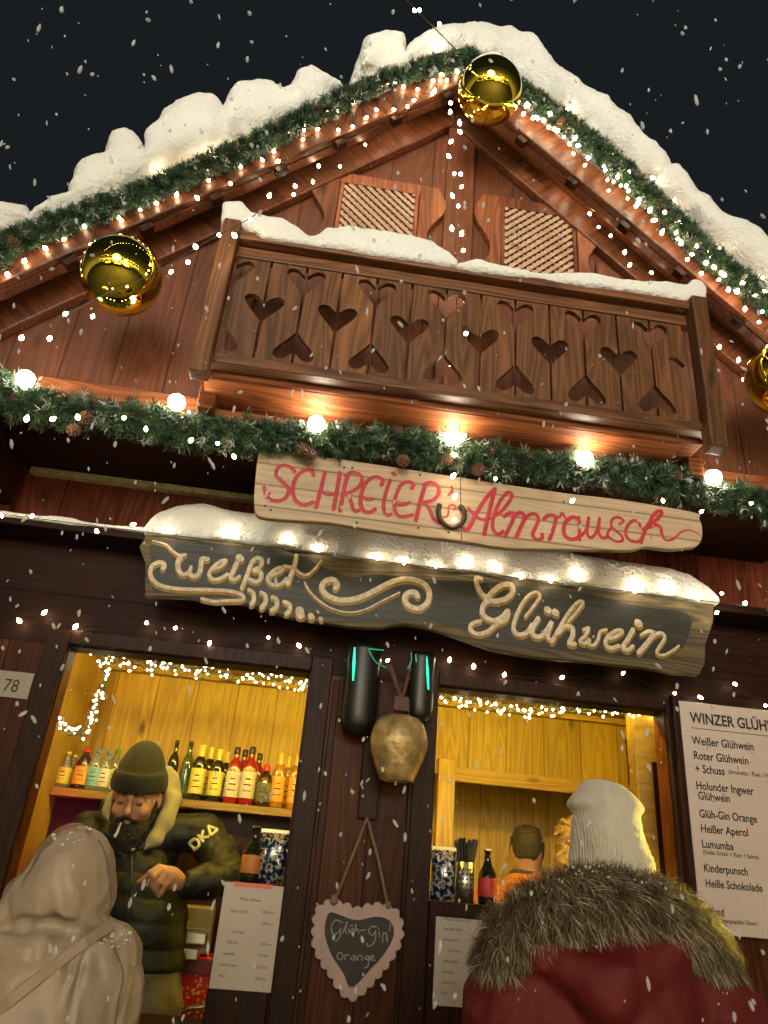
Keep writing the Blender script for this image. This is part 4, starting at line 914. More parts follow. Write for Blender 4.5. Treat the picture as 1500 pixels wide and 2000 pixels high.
ra, rb, rt = at(*c6_(908, 470), HY-.006), at(*c6_(1226, 500), HY-.006), at(717, 1597, HY+.012)
for e_ in (ra, rb):
    r.tube([e_+Vector((0, 0, -.01)), e_.lerp(rt, .5)+Vector((.003, 0, 0)), rt], .0055, 7)
r.ball(ra, .014, 2, (1, .8, 1.3)); r.ball(rb, .010, 2, (1, .8, 1.3))
r.build('rope', plain('jute_rope', (.24, .16, .085), .8, bump=.8, bscale=150, var=.3, vscale=90), hc, True)
hkp = MB(); hkp.box(rt.x-.035, rt.x+.035, -.02, -.001, rt.z-.005, rt.z+.30); hkp.build('hanger_board', M['framez'], hc, bevel=.004)
# cowbell
KY = -.16
def c3_(u, v): return (600+u/3.75, 1240+v/3.75)
bt = at(*c3_(690, 590), KY); bb_ = at(*c3_(655, 1075), KY); sc_ = (bt.z-bb_.z)/485; mx_ = .5*(at(*c3_(880, 800), KY).x-at(*c3_(450, 800), KY).x)/215
cb = thing('cowbell', 'big bronze coloured cowbell hanging from a leather strap between the windows', 'cowbell', bb_)
pr = [(4, 590), (95, 594), (140, 610), (172, 645), (198, 705), (215, 780), (212, 820), (196, 880), (168, 960), (138, 1030), (122, 1072), (110, 1074), (112, 1065)]
cxb = (at(*c3_(668, 830), KY)).x
b = MB(); b.lathe([(r_*mx_, (1075-z_)*sc_) for r_, z_ in pr][::-1], (cxb, KY, bb_.z), 36, 1, .72); b.build('bell', plain('aged_bronze', (.44, .31, .13), .40, .6, bump=.5, bscale=30, var=.45, vscale=22), cb, True)
b = MB(); l0 = Vector((cxb, KY, bt.z)); b.tube([l0+Vector((-.028, 0, -.004)), l0+Vector((-.026, 0, .02)), l0+Vector((.026, 0, .02)), l0+Vector((.028, 0, -.004))], .006, 8); b.build('staple', M['black'], cb)
lt = at(*c3_(690, 455), KY); lb = l0+Vector((0, -.004, .012))
b = MB(); b.prism([(lb.x-.032, lb.z), (lb.x+.032, lb.z), (lt.x+.026, lt.z), (lt.x-.026, lt.z)], KY-.018, KY+.004); b.build('leather_loop', plain('brown_leather', (.10, .035, .022), .6, bump=.4, bscale=70, var=.3, vscale=30), cb, bevel=.004)
b = MB()
for u in (592, 612, 760, 776):
    b.tube([lt+Vector((0, -.01, -.01)), at(*c3_(u, 225), -.06)], .0042, 6)
b.build('strap', M['cone'], cb)
b = MB(); b.tube([bb_+Vector((0, 0, .03)), bb_+Vector((-.004, 0, -.012))], .005, 8); b.build('clapper', M['steel'], cb)
# two black cylinder lamps behind the bell
for k, (u0, u1, v0, v1, lab) in enumerate(((262, 520, 80, 745, 'black cylinder wall lamp with green glowing strip, left of the cowbell'), (735, 925, 135, 650, 'black cylinder wall lamp with green glowing strip, right of the cowbell'))):
    y = -.085; a, c = at(*c3_(u0, (v0+v1)/2), y), at(*c3_(u1, (v0+v1)/2), y); zt_ = at(*c3_((u0+u1)/2, v0), y).z; zb_ = at(*c3_((u0+u1)/2, v1), y).z
    r_ = (c.x-a.x)/2; cx_ = (a.x+c.x)/2
    t = thing('wall_lamp', lab, 'wall lamp', (cx_, y, zb_), 'black lamps behind the cowbell')
    b = MB(); b.lathe([(r_*.3, zb_), (r_*.75, zb_+r_*.2), (r_*.96, zb_+r_*.65), (r_, zb_+r_*1.2), (r_*1.03, zt_-.02), (r_*1.0, zt_)], (cx_, y, 0), 28, 1, .8); b.build('housing', plain('gloss_black', (.006, .006, .006), .38), t, True)
    st = ((348, 92, 336, 335),) if k == 0 else ((874, 155, 888, 400),)
    for ua, va, ub, vb in st:
        b = MB(); p_, q_ = at(*c3_(ua, va), y-r_*.75), at(*c3_(ub, vb), y-r_*.75); b.tube([p_, p_.lerp(q_, .5), q_], [.003, .006, .003], 8); b.build('green_strip', M['green'], t)
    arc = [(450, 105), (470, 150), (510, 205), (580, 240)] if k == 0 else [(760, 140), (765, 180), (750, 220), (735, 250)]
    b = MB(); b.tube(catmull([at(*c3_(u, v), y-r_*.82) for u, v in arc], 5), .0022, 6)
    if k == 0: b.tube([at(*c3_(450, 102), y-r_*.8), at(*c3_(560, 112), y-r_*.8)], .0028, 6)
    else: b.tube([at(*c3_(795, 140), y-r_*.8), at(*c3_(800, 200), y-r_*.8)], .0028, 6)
    b.build('green_rim', glow('green_rim_glow', (.02, .45, .30), .12), t)  # faintly emissive arcs imitate green light reflected along the rim

# ------------------------------------------------------------------ bottles on the shelf
def mat_glass(name, col, tr=0): return plain(name, col, .08, coat=.6, spec=.6, trans=tr)
GL = {'dark': mat_glass('black_glass', (.012, .014, .008)), 'green': mat_glass('green_glass', (.16, .22, .07), .6), 'red': mat_glass('red_drink', (.26, .012, .012)), 'clear': mat_glass('clear_drink', (.60, .62, .42), .7), 'cola': mat_glass('dark_drink', (.03, .012, .008)), 'amber': mat_glass('amber_drink', (.36, .15, .02)), 'water': mat_glass('water_bottle', (.62, .70, .62), .7)}
LB = {k: plain(k+'_label', c, .5, var=.1, vscale=40) for k, c in (('yellow', (.62, .52, .08)), ('cream', (.55, .47, .28)), ('teal', (.18, .45, .48)), ('orange', (.75, .33, .03)), ('white', (.62, .60, .48)), ('olive', (.10, .10, .035)), ('rust', (.55, .20, .04)))}
CP = {k: plain(k+'_cap', c, .35) for k, c in (('yellow', (.66, .54, .07)), ('black', (.015, .015, .018)), ('red', (.6, .02, .01)), ('blue', (.08, .22, .55)), ('green', (.05, .22, .05)), ('orange', (.72, .42, .05)), ('dark', (.02, .03, .02)))}
SHAPE = {'wine': [(0, .9), (.06, 1), (.62, 1), (.72, .78), (.78, .42), (.84, .36), (1, .36)], 'pet': [(0, .85), (.05, 1), (.35, .92), (.45, 1), (.66, .98), (.80, .62), (.88, .34), (1, .34)], 'squat': [(0, .95), (.06, 1), (.66, 1), (.76, .7), (.80, .38), (1, .36)], 'small': [(0, .9), (.05, 1), (.52, 1), (.70, .55), (.80, .36), (1, .36)]}
def bottle(px, pb, ptop, wpx, Y, shape, glass, label, capm, foil, text_, dsc, neck=.86, lab=(.12, .56)):
    b0 = at(px, pb, Y); h = None
    base = Vector((b0.x, Y, zsh if Y > .8 else b0.z)); top = at(px, ptop, Y); h = top.z-base.z
    r = wpx/2/FPX*(base-CAM).dot(_f)
    t = thing('bottle', dsc, 'bottle', base, 'bottles on the shelf')
    b = MB(); b.lathe([(r*k, h*z*neck if False else h*z) for z, k in SHAPE[shape]], base, 20); b.build('glass', GL[glass], t, True)
    if label:
        m = MB(); m.lathe([(r*1.012, h*lab[0]), (r*1.02, h*(lab[0]+.005)), (r*1.02, h*(lab[1]-.005)), (r*1.012, h*lab[1])], base, 20); m.build('label', LB[label], t, True)
        q = MB(); zz = h*(lab[0]+lab[1])/2
        for k in range(3):
            z_ = h*(lab[0]+(lab[1]-lab[0])*(.25+.22*k)); w_ = .55-.12*k
            V = []
            for j in range(7):
                an = -math.pi/2+w_*(j/3-1); V += [base+Vector((math.cos(an)*r*1.03, math.sin(an)*r*1.03, z_)), base+Vector((math.cos(an)*r*1.03, math.sin(an)*r*1.03, z_+h*(.02 if k else .012)))]
            q.add(V, [(2*j, 2*j+2, 2*j+3, 2*j+1) for j in range(6)])
        q.build('label_print', GL['cola'], t)
    if capm:
        z0 = 1-foil; m = MB(); kk = .40
        m.lathe([(r*.44, h*z0), (r*.43, h*(z0+.02)), (r*kk, h*.985), (r*.3, h*1.004)], base, 16); m.build('cap' if foil < .1 else 'neck_foil', CP[capm], t, True)
    if text_:
        an0 = -math.pi/2; cu = bpy.data.curves.new('t', 'FONT'); cu.body = text_; cu.size = 1; cu.offset = .02; o = bpy.data.objects.new('t', cu); me = bpy.data.meshes.new_from_object(o)
        xs = [v.co.x for v in me.vertices]; wdt = max(xs); m = MB(); hs = h*.075
        m.add([base+Vector((math.cos(-math.pi/2+(v.co.x/wdt-.5)*1.9)*r*1.045, math.sin(-math.pi/2+(v.co.x/wdt-.5)*1.9)*r*1.045, h*.565+v.co.y*hs)) for v in me.vertices], [list(f.vertices) for f in me.polygons])
        m.build('lettering', LB['cream'], t); bpy.data.objects.remove(o); bpy.data.curves.remove(cu); bpy.data.meshes.remove(me)
    return t
y0 = YSH-.05; y1 = y0+.11
for a_ in ((118, 1537, 1467, 26, y0, 'small', 'clear', 'yellow', 'yellow', .07, None, 'clear bottle with yellow label and yellow cap at the left end of the shelf'),
           (131, 1537, 1472, 24, y1, 'small', 'clear', 'yellow', 'yellow', .07, None, 'yellow capped bottle standing half hidden behind the leftmost bottle'),
           (153, 1539, 1461, 31, y0, 'pet', 'cola', 'orange', 'red', .09, None, 'dark cola bottle with red cap and orange label'),
           (176, 1541, 1463, 29, y0, 'pet', 'water', 'teal', 'blue', .08, None, 'clear water bottle with blue cap and teal label'),
           (197, 1541, 1466, 26, y0, 'pet', 'clear', 'white', 'blue', .08, None, 'clear bottle with blue cap and pale label beside the man in the beanie'),
           (214, 1540, 1463, 26, y1, 'pet', 'clear', 'white', 'green', .08, None, 'green capped bottle just left of the dark beanie'),
           (326, 1555, 1444, 22, y1, 'wine', 'dark', None, 'dark', .06, None, 'dark green unlabelled bottle right behind the dark beanie'),
           (355, 1555, 1447, 24, y1, 'wine', 'green', None, 'dark', .06, None, 'green glass bottle without label left of the yellow labelled bottles'),
           (378, 1563, 1452, 29, y0, 'wine', 'dark', 'yellow', 'yellow', .30, None, 'black wine bottle with yellow label and long yellow foil, front left of its four'),
           (397, 1563, 1457, 28, y1, 'wine', 'dark', 'yellow', 'yellow', .30, None, 'black wine bottle with yellow foil standing back left of its four'),
           (414, 1566, 1461, 29, y0, 'wine', 'dark', 'yellow', 'yellow', .30, None, 'black wine bottle with yellow label beside the red bottles'),
           (430, 1566, 1466, 26, y1, 'wine', 'dark', 'cream', 'yellow', .30, None, 'black wine bottle with yellow foil mostly hidden next to the red bottles'),
           (448, 1568, 1458, 30, y0, 'wine', 'red', 'cream', 'black', .12, 'APEROL', 'left front red aperitif bottle with cream label and black cap'),
           (464, 1568, 1463, 28, y1, 'wine', 'red', 'cream', 'black', .12, None, 'red aperitif bottle standing behind between two front red ones'),
           (478, 1570, 1457, 31, y0, 'wine', 'red', 'cream', 'black', .12, 'APEROL', 'right front red aperitif bottle with cream label and black cap'),
           (494, 1571, 1470, 26, y1, 'wine', 'red', 'cream', 'black', .12, None, 'red bottle half hidden behind the squat dark bottle'),
           (511, 1574, 1493, 32, y0, 'squat', 'cola', 'olive', 'red', .15, None, 'squat dark bottle with a red cap and olive label'),
           (537, 1577, 1468, 28, y0, 'wine', 'amber', 'orange', 'orange', .30, None, 'amber bottle with orange label and yellow neck, front left of the right end'),
           (553, 1577, 1475, 24, y1, 'wine', 'amber', 'orange', 'orange', .30, None, 'amber bottle with yellow neck standing behind at the right end'),
           (570, 1580, 1471, 27, y0, 'wine', 'amber', 'orange', 'orange', .30, None, 'last amber bottle at the right end of the shelf by the post')):
    bottle(*a_)
# things on the two counter cupboards
def onz(px, Y, z): p = at(px, 1700, Y); return Vector((at(px, 1715, Y).x, Y, z))
bq = onz(487, .09, zc1-.004); h = at(494, 1614, .09).z-bq.z; r = 40/2/FPX*(bq-CAM).dot(_f)
t = thing('bottle', 'single brown beer bottle with an orange label on the counter cupboard', 'bottle', bq)
b = MB(); b.lathe([(r*k, h*z) for z, k in ((0, .9), (.04, 1), (.55, 1), (.72, .5), (.80, .36), (.97, .34), (.97, .42), (1, .42))], bq, 24); b.build('glass', GL['dark'], t, True)
b = MB(); b.lathe([(r*1.01, h*.16), (r*1.025, h*.17), (r*1.025, h*.47), (r*1.01, h*.48)], bq, 24); b.build('label', LB['rust'], t, True)
b = MB(); b.lathe([(r*1.01, h*.60-h*.08), (r*.86, h*.60)], bq, 24)
b = MB(); b.lathe([(r*.45, h*.97), (r*.46, h*1.0), (r*.40, h*1.012)], bq, 16); b.build('cap', CP['black'], t, True)
def bag(px, w_, h_, z, Y, lab, seed):
    c = Vector((at(px, 1700, Y).x, Y, z)); t = thing('snack_bag', lab, 'bag', c, 'foil bags on the counter')
    n, m_ = 14, 12; V = []; F = []
    for side in (-1, 1):
        for j in range(m_+1):
            for i in range(n+1):
                u, v = i/n*2-1, j/m_
                bul = (1-u**4)*math.sin(math.pi*min(max(v*.95+.03, 0), 1))**.6*.032
                cr = mnoise.noise(Vector((u*3, v*4, seed+side)))*.012*(1 if 0 < v < 1 else .4)
                V.append((c.x+u*w_/2*(1-.06*math.sin(v*3)), c.y+side*(bul+.002)+cr, c.z+v*h_+.004*mnoise.noise(Vector((u*5, seed, v)))))
    k = (n+1)*(m_+1)
    for s_ in (0, 1):
        for j in range(m_):
            for i in range(n):
                q = [s_*k+j*(n+1)+i, s_*k+j*(n+1)+i+1, s_*k+(j+1)*(n+1)+i+1, s_*k+(j+1)*(n+1)+i]; F.append(q if s_ == 0 else q[::-1])
    m, tr, bs = nodes('foil_bag'); tcn = tr.nodes.new('ShaderNodeTexCoord'); nz = tr.nodes.new('ShaderNodeTexNoise'); nz.inputs['Scale'].default_value = 38; nz.inputs['Detail'].default_value = 2
    cr_ = tr.nodes.new('ShaderNodeValToRGB'); tr.links.new(tcn.outputs['Object'], nz.inputs['Vector']); tr.links.new(nz.outputs[0], cr_.inputs[0]); tr.links.new(cr_.outputs[0], bs.inputs['Base Color'])
    E_ = cr_.color_ramp; E_.interpolation = 'CONSTANT'; E_.elements[0].color = (.012, .018, .04, 1); E_.elements[1].position = .50; E_.elements[1].color = (.50, .48, .42, 1)
    x = E_.elements.new(.44); x.color = (.03, .08, .18, 1); x = E_.elements.new(.60); x.color = (.03, .03, .05, 1); x = E_.elements.new(.68); x.color = (.6, .30, .05, 1)
    bs.inputs['Roughness'].default_value = .22; bs.inputs['Metallic'].default_value = .35
    mk('foil', V, F, m, t, True)
    s = MB(); s.box(c.x-w_/2*.98, c.x+w_/2*.98, c.y-.004, c.y+.004, c.z+h_-.004, c.z+h_+.012); s.build('top_seal', plain('foil_seal', (.6, .52, .3), .3, .6), t, bevel=.001)
bag(531, .115, .165, zc1-.003, .09, 'dark blue foil bag with a gold top seal left of the wooden post', 1)
bag(866, .095, .165, zc2-.003, .09, 'blue and white foil bag at the left edge of the right window', 5)
# straw holder
hz = onz(908, .10, zc2-.004); hr = 36/2/FPX*(hz-CAM).dot(_f); hh = at(908, 1684, .10).z-hz.z
t = thing('straw_holder', 'perforated steel cup full of black straws on the counter', 'straw holder', hz)
b = MB(); b.lathe([(hr, 0), (hr, hh), (hr*.9, hh), (hr*.9, .01)], hz, 28); cup = b.build('cup', M['steel'], t, True)
for j in range(6):
    for i in range(-2, 3):
        an = -math.pi/2+i*.45; p_ = hz+Vector((math.cos(an)*hr, math.sin(an)*hr, hh*(.2+.125*j))); q = MB(); ax_ = Vector((math.cos(an), math.sin(an), 0))
        q.tube([p_-ax_*.002, p_+ax_*.0007], .0042, 10); q.build('hole', M['black'], cup)
rng = random.Random(4)
for i in range(70):
    an, rr = rng.random()*6.28, math.sqrt(rng.random())*hr*.82; p_ = hz+Vector((math.cos(an)*rr*.3, math.sin(an)*rr*.3, .02)); q_ = hz+Vector((math.cos(an)*rr*1.6, math.sin(an)*rr*1.5, hh+.06+rng.uniform(0, .022)))
    q = MB(); q.tube([p_, q_], .0042, 6); q.build('straw', M['black'], t)
bq = onz(952, .10, zc2-.004); h = at(953, 1660, .10).z-bq.z; r = 36/2/FPX*(bq-CAM).dot(_f)
t = thing('bottle', 'dark beer bottle with a red label beside the straw holder', 'bottle', bq)
b = MB(); b.lathe([(r*k, h*z) for z, k in ((0, .9), (.04, 1), (.55, 1), (.72, .5), (.80, .36), (.97, .34), (.97, .42), (1, .42))], bq, 24); b.build('glass', GL['dark'], t, True)
b = MB(); b.lathe([(r*1.01, h*.14), (r*1.025, h*.15), (r*1.025, h*.47), (r*1.01, h*.48)], bq, 24); b.build('label', plain('red_label', (.5, .04, .03), .5, var=.4, vscale=30), t, True)
b = MB(); b.lathe([(r*.45, h*.97), (r*.46, h*1.0), (r*.40, h*1.012)], bq, 16); b.build('cap', M['steel'], t, True)
# red drinks fridge and the grey dispenser above it, behind the barman
fa, fb = at(296, 1890, .75), at(432, 1880, .75)
fr = thing('drinks_fridge', 'red drinks fridge with sparkling orange bubbles behind the barman', 'fridge', (fa.x+.2, .95, ZF))
ftop = at(380, 1868, .75).z
b = MB(); b.box(fa.x-.25, fb.x+.12, .75, .96, ZF, ftop)
def bub():
    m, tr, bs = nodes('red_fridge_front'); N = tr.nodes; tcn = N.new('ShaderNodeTexCoord'); v = N.new('ShaderNodeTexVoronoi'); v.inputs['Scale'].default_value = 60; tr.links.new(tcn.outputs['Object'], v.inputs['Vector'])
    nz = N.new('ShaderNodeTexNoise'); nz.inputs['Scale'].default_value = 5; tr.links.new(tcn.outputs['Object'], nz.inputs['Vector'])
    a = N.new('ShaderNodeMath'); a.operation = 'MULTIPLY_ADD'; tr.links.new(nz.outputs[0], a.inputs[0]); a.inputs[1].default_value = -1.1; tr.links.new(v.outputs['Distance'], a.inputs[2])
    c = N.new('ShaderNodeValToRGB'); tr.links.new(a.outputs[0], c.inputs[0]); c.color_ramp.elements[0].position = 0; c.color_ramp.elements[0].color = (.75, .35, .10, 1); c.color_ramp.elements[1].position = .10; c.color_ramp.elements[1].color = (.42, .012, .012, 1)
    mr = N.new('ShaderNodeMath'); mr.operation = 'ADD'; mr.inputs[1].default_value = .33; tr.links.new(a.outputs[0], mr.inputs[0]); tr.links.new(mr.outputs[0], c.inputs[0])
    tr.links.new(c.outputs[0], bs.inputs['Base Color']); bs.inputs['Roughness'].default_value = .25; return m
b.build('cabinet', bub(), fr, bevel=.008)
b = MB(); b.box(fa.x-.25, fb.x+.12, .744, .75, ftop-.06, ftop-.01); b.build('top_trim', plain('dark_red', (.12, .01, .01), .4), fr, bevel=.002)
b = MB(); p_ = at(365, 1975, .74); b.tube(catmull([p_+Vector((-.05, -.01, -.03)), p_+Vector((0, -.012, .01)), p_+Vector((.06, -.012, .02)), p_+Vector((.10, -.01, .05))], 5), .009, 8); b.build('handle', M['steel'], fr, True)
da, db_ = at(335, 1765, .78), at(408, 1842, .78)
dp = thing('dispenser', 'grey metal dispenser box with a steel drip tray on the fridge', 'dispenser', (da.x, .85, ftop))
b = MB(); b.box(da.x-.05, db_.x, .80, .93, ftop+.002, da.z); b.build('body', plain('grey_metal', (.20, .17, .15), .4, .3, var=.1), dp, bevel=.01)
b = MB(); z_ = at(370, 1845, .72).z; b.box(da.x-.05, db_.x-.01, .70, .80, z_+.004, z_+.045); b.box(da.x-.05, db_.x-.03, .68, .80, z_-.05, z_-.012); b.build('drip_tray', M['steel'], dp, bevel=.004)
L = MB(); text(L, 'winter', 347, 1802, 8, .7975, 1.0, .0); L.build('lettering', plain('pale_print', (.42, .38, .33), .5), dp)
b = MB(); b.box(da.x+.02, db_.x-.02, .796, .799, at(370, 1812, .8).z-.003, at(370, 1812, .8).z); b.build('line', plain('pale_line', (.42, .38, .33), .5), dp)

# ------------------------------------------------------------------ people
def fabric(name, col, rough=.55, var=.12, bump=.5, bscale=30, sheen=.15): return plain(name, col, rough, var=var, vscale=16, bump=bump, bscale=bscale, sheen=sheen)
def head_fn(P, c, s, yaw, pitch, face=True):
    """head, nose, ears, brow and neck; the face looks along +y turned by yaw (about z) and pitch"""
    Rm = A(Matrix.Rotation(yaw, 3, 'Z') @ Matrix.Rotation(pitch, 3, 'X')); Q = ((P-A(c))@Rm)/s
    d = ell(Q, (0, -.01, .02), (.076, .096, .10)); d = smin(d, ell(Q, (0, .03, -.06), (.056, .062, .066)), .03)
    if face:
        n = cap(Q, (0, .086, .018), (0, .106, -.020), .009, .0125); d = smin(d, n, .012)
        d = smin(d, cap(Q, (-.04, .078, .034), (.04, .078, .034), .011), .012)
        for s_ in (-1, 1):
            d = smax(d, -ell(Q, (s_*.032, .099, .016), (.020, .017, .011)), .012)
            d = smin(d, ell(Q, (s_*.032, .082, .014), (.013, .011, .011)), .003)
            d = smin(d, ell(Q, (s_*.045, .06, -.02), (.02, .03, .02)), .02)
        d = smin(d, cap(Q, (-.02, .086, -.052), (.02, .086, -.052), .008), .008)
        d = smax(d, -cap(Q, (-.02, .097, -.051), (.02, .097, -.051), .003), .004)
    for s_ in (-1, 1): d = smin(d, ell(Q, (s_*.078, -.005, .005), (.010, .022, .032)), .008)
    d = smin(d, cap(Q, (0, -.02, -.04), (0, -.035, -.17), .052, .056), .03)
    return d*s
def legs(par, c, zhip, dx, matp, matb, z0=0.0, h=.014, fy=1):
    def fn(P):
        d = None
        for s_ in (-1, 1):
            e_ = chain(P, [((c[0]+s_*dx*.8, c[1], zhip), .095), ((c[0]+s_*dx, c[1]+.01, z0+.48), .066), ((c[0]+s_*dx, c[1], z0+.10), .05)], .02); d = e_ if d is None else smin(d, e_, .03)
        return d
    sdf('trousers', fn, (c[0]-dx-.13, c[1]-.14, z0+.04), (c[0]+dx+.13, c[1]+.14, zhip+.12), h, matp, par)
    for s_ in (-1, 1):
        def fb_(P): return smin(cap(P, (c[0]+s_*dx, c[1]-.03, z0+.05), (c[0]+s_*dx, c[1]+.13*fy, z0+.045), .05, .042), cap(P, (c[0]+s_*dx, c[1]-.02, z0+.05), (c[0]+s_*dx, c[1]-.01, z0+.16), .052, .055), .03)+0*P[..., 0]
        def fbb(P): return smax(fb_(P), z0+.002-P[..., 2], .004)
        y_ = sorted((c[1]-.13, c[1]+.2*fy)); sdf('boot', fbb, (c[0]+s_*dx-.08, min(y_[0], c[1]-.2), z0-.01), (c[0]+s_*dx+.08, max(y_[1], c[1]+.14), z0+.24), .009, matb, par)
jeans = fabric('dark_trousers', (.02, .022, .03)); boots = plain('dark_boots', (.02, .016, .014), .5)

# barman
BYm = .46
hcn = at(266, 1564, BYm-.03)
bm = thing('person', 'barman in dark beanie and dark puffer jacket with a cigarette, reaching forward', 'person', (hcn.x, BYm+.05, ZF), None)
hy, hp = math.pi-.05, -.26                       # he faces the viewer, turned a little to the left and looking down
HS = 1.12
HR = Matrix.Rotation(hy, 3, 'Z') @ Matrix.Rotation(hp, 3, 'X')
def hpt(x, y, z): return hcn+HR @ (Vector((x, y, z))*HS)
V1, F1 = surfnet(lambda P: head_fn(P, hcn, HS, hy, hp), A(hcn)-(.16, .17, .24), A(hcn)+(.16, .17, .17), .0045)
def c5_(u, v): return (u/3.75, 1500+v/3.75)
def hp5(u, v, y): return at(*c5_(u, v), y)
yh = .17
wr = hp5(1345, 850, yh+.03); 
def hand_fn(P):
    palm = chain(P, [(wr, .027), (hp5(1255, 800, yh), .030), (hp5(1190, 770, yh-.01), .027)], .02)
    palm = smin(palm, cap(P, hp5(1270, 830, yh+.01), hp5(1225, 820, yh), .028, .022), .02)
    fs = [[(1165, 725, -.02, .0115), (1100, 770, -.045, .0105), (1045, 825, -.035, .0095), (1018, 835, -.025, .0085)],
          [(1185, 745, -.025, .0115), (1125, 800, -.05, .0105), (1112, 855, -.04, .0095), (1125, 885, -.03, .008)],
          [(1215, 770, -.025, .0112), (1165, 840, -.045, .010), (1142, 890, -.035, .009), (1140, 915, -.025, .008)],
          [(1255, 800, -.02, .0105), (1210, 860, -.035, .0092), (1180, 915, -.03, .0082), (1165, 938, -.025, .0072)],
          [(1255, 845, .005, .014), (1170, 845, -.005, .0115), (1090, 838, -.018, .0105), (1040, 842, -.02, .009)]]
    d = palm
    for f_ in fs:
        d = smin(d, chain(P, [(hp5(u, v, yh+o_), r_) for u, v, o_, r_ in f_], .004), .007)
    return d
c_ = hp5(1190, 820, yh); V2, F2 = surfnet(hand_fn, A(c_)-(.17, .11, .14), A(c_)+(.17, .11, .14), .003)
# forearm and chest link head and hand inside the sleeves
elb = at(446, 1712, .30); shR = at(398, 1628, BYm+.03); shL = at(172, 1628, BYm+.06)
def arm_fn(P): return smin(chain(P, [(wr, .026), (elb, .04), (shR, .05), (at(265, 1660, BYm+.06), .06)], .02), cap(P, at(266, 1640, BYm+.03), at(275, 1760, BYm+.06), .06, .1), .03)
V3, F3 = surfnet(arm_fn, A(at(266, 1750, BYm))-(.15, .4, .25), A(at(440, 1650, BYm))+(.15, .25, .2), .012)
body = mk('body', np.concatenate([V1, V2, V3]), list(F1)+list(F2+len(V1))+list(F3+len(V1)+len(V2)), M['skin'], bm, True)
for s_ in (-1, 1):
    e_ = MB(); e_.tube([hpt(s_*.020, .0905, .006), hpt(s_*.032, .094, .0045), hpt(s_*.045, .088, .007)], [.0010, .0020, .0010], 6); e_.build('eye', plain('dark_eye', (.015, .010, .008), .5), bm, True)
    e_ = MB(); e_.tube([hpt(s_*.014, .099, .034), hpt(s_*.032, .101, .041), hpt(s_*.052, .09, .036)], [.002, .0036, .0014], 6); e_.build('eyebrow', plain('dark_hair', (.012, .008, .006), .7), bm, True)
def beard_fn(P):
    Q = ((P-A(hcn))@A(HR))/HS
    d = smin(ell(Q, (0, .036, -.082), (.068, .068, .066)), ell(Q, (0, .06, -.115), (.042, .042, .05)), .03)
    d = smax(d, Q[..., 2]+.030+.55*np.maximum(.0, .05-np.abs(Q[..., 0]))-.25*np.maximum(0, np.abs(Q[..., 0])-.045)*2, .012)
    must = cap(Q, (-.03, .093, -.047), (0, .108, -.036), .007, .009); must = smin(must, cap(Q, (.03, .093, -.047), (0, .108, -.036), .007, .009), .006)
    d = smin(d, must, .012)
    for sd in (-1, 1): d = smin(d, cap(Q, (sd*.066, .02, -.06), (sd*.073, .008, .02), .014, .008), .015)
    return d*HS+vnoise(P, 130, 2)*.0035+vnoise(P, 60, 5)*.003
sdf('beard', beard_fn, A(hcn)-(.16, .2, .26), A(hcn)+(.16, .17, .08), .0045, plain('black_beard', (.010, .008, .006), .7, bump=.8, bscale=160), bm)
def beanie_fn(P):
    Q = ((P-A(hcn))@A(HR))/HS
    d = smin(ell(Q, (0, -.012, .055), (.092, .112, .125)), ell(Q, (0, -.04, .14), (.055, .06, .06)), .05)
    d = smax(d, (.040-.10*Q[..., 1]*.0)-Q[..., 2]-.35*np.minimum(0, Q[..., 1])*-0.35, .008)
    cuff = smax(smax(ell(Q, (0, -.008, .06), (.097, .117, .14)), .040-Q[..., 2], .008), Q[..., 2]-.105, .008)
    return smin(d, cuff, .006)*HS+vnoise(P, 14, 3)*.004
sdf('beanie', beanie_fn, A(hcn)-(.2, .22, .12), A(hcn)+(.2, .2, .34), .006, fabric('dark_green_knit', (.0075, .0095, .0045), .9, bump=.4, bscale=200, sheen=.05), bm)
def hood_fn(P):
    y = BYm
    d = ell(P, at(316, 1560, y+.08), (.075, .070, .125)); d = smin(d, chain(P, [(at(335, 1562, y+.02), .036), (at(326, 1605, y-.02), .030), (at(302, 1640, y-.06), .026), (at(283, 1658, y-.08), .016)], .03), .04)
    d = smin(d, chain(P, [(at(222, 1560, y+.06), .03), (at(213, 1590, y), .024), (at(230, 1630, y-.06), .018), (at(260, 1658, y-.08), .015)], .03), .02)
    d = smax(d, -ell(P, at(268, 1570, y-.04), (.095, .13, .14)), .02)
    return d+vnoise(P, 14, 6)*.010+.0022*np.sin(P[..., 0]*70-P[..., 2]*45)
sdf('hoodie_hood', hood_fn, A(hcn)-(.2, .2, .25), A(hcn)+(.3, .26, .25), .007, fabric('beige_hoodie', (.27, .235, .13), .9, bump=.3, bscale=120), bm)
def coll(P):
    y = BYm
    return chain(P, [(at(212, 1558, y+.07), .03), (at(205, 1590, y+.02), .034), (at(212, 1625, y-.03), .036), (at(235, 1665, y-.06), .03)], .02)+.006*np.sin(P[..., 2]*110)+vnoise(P, 30, 2)*.006
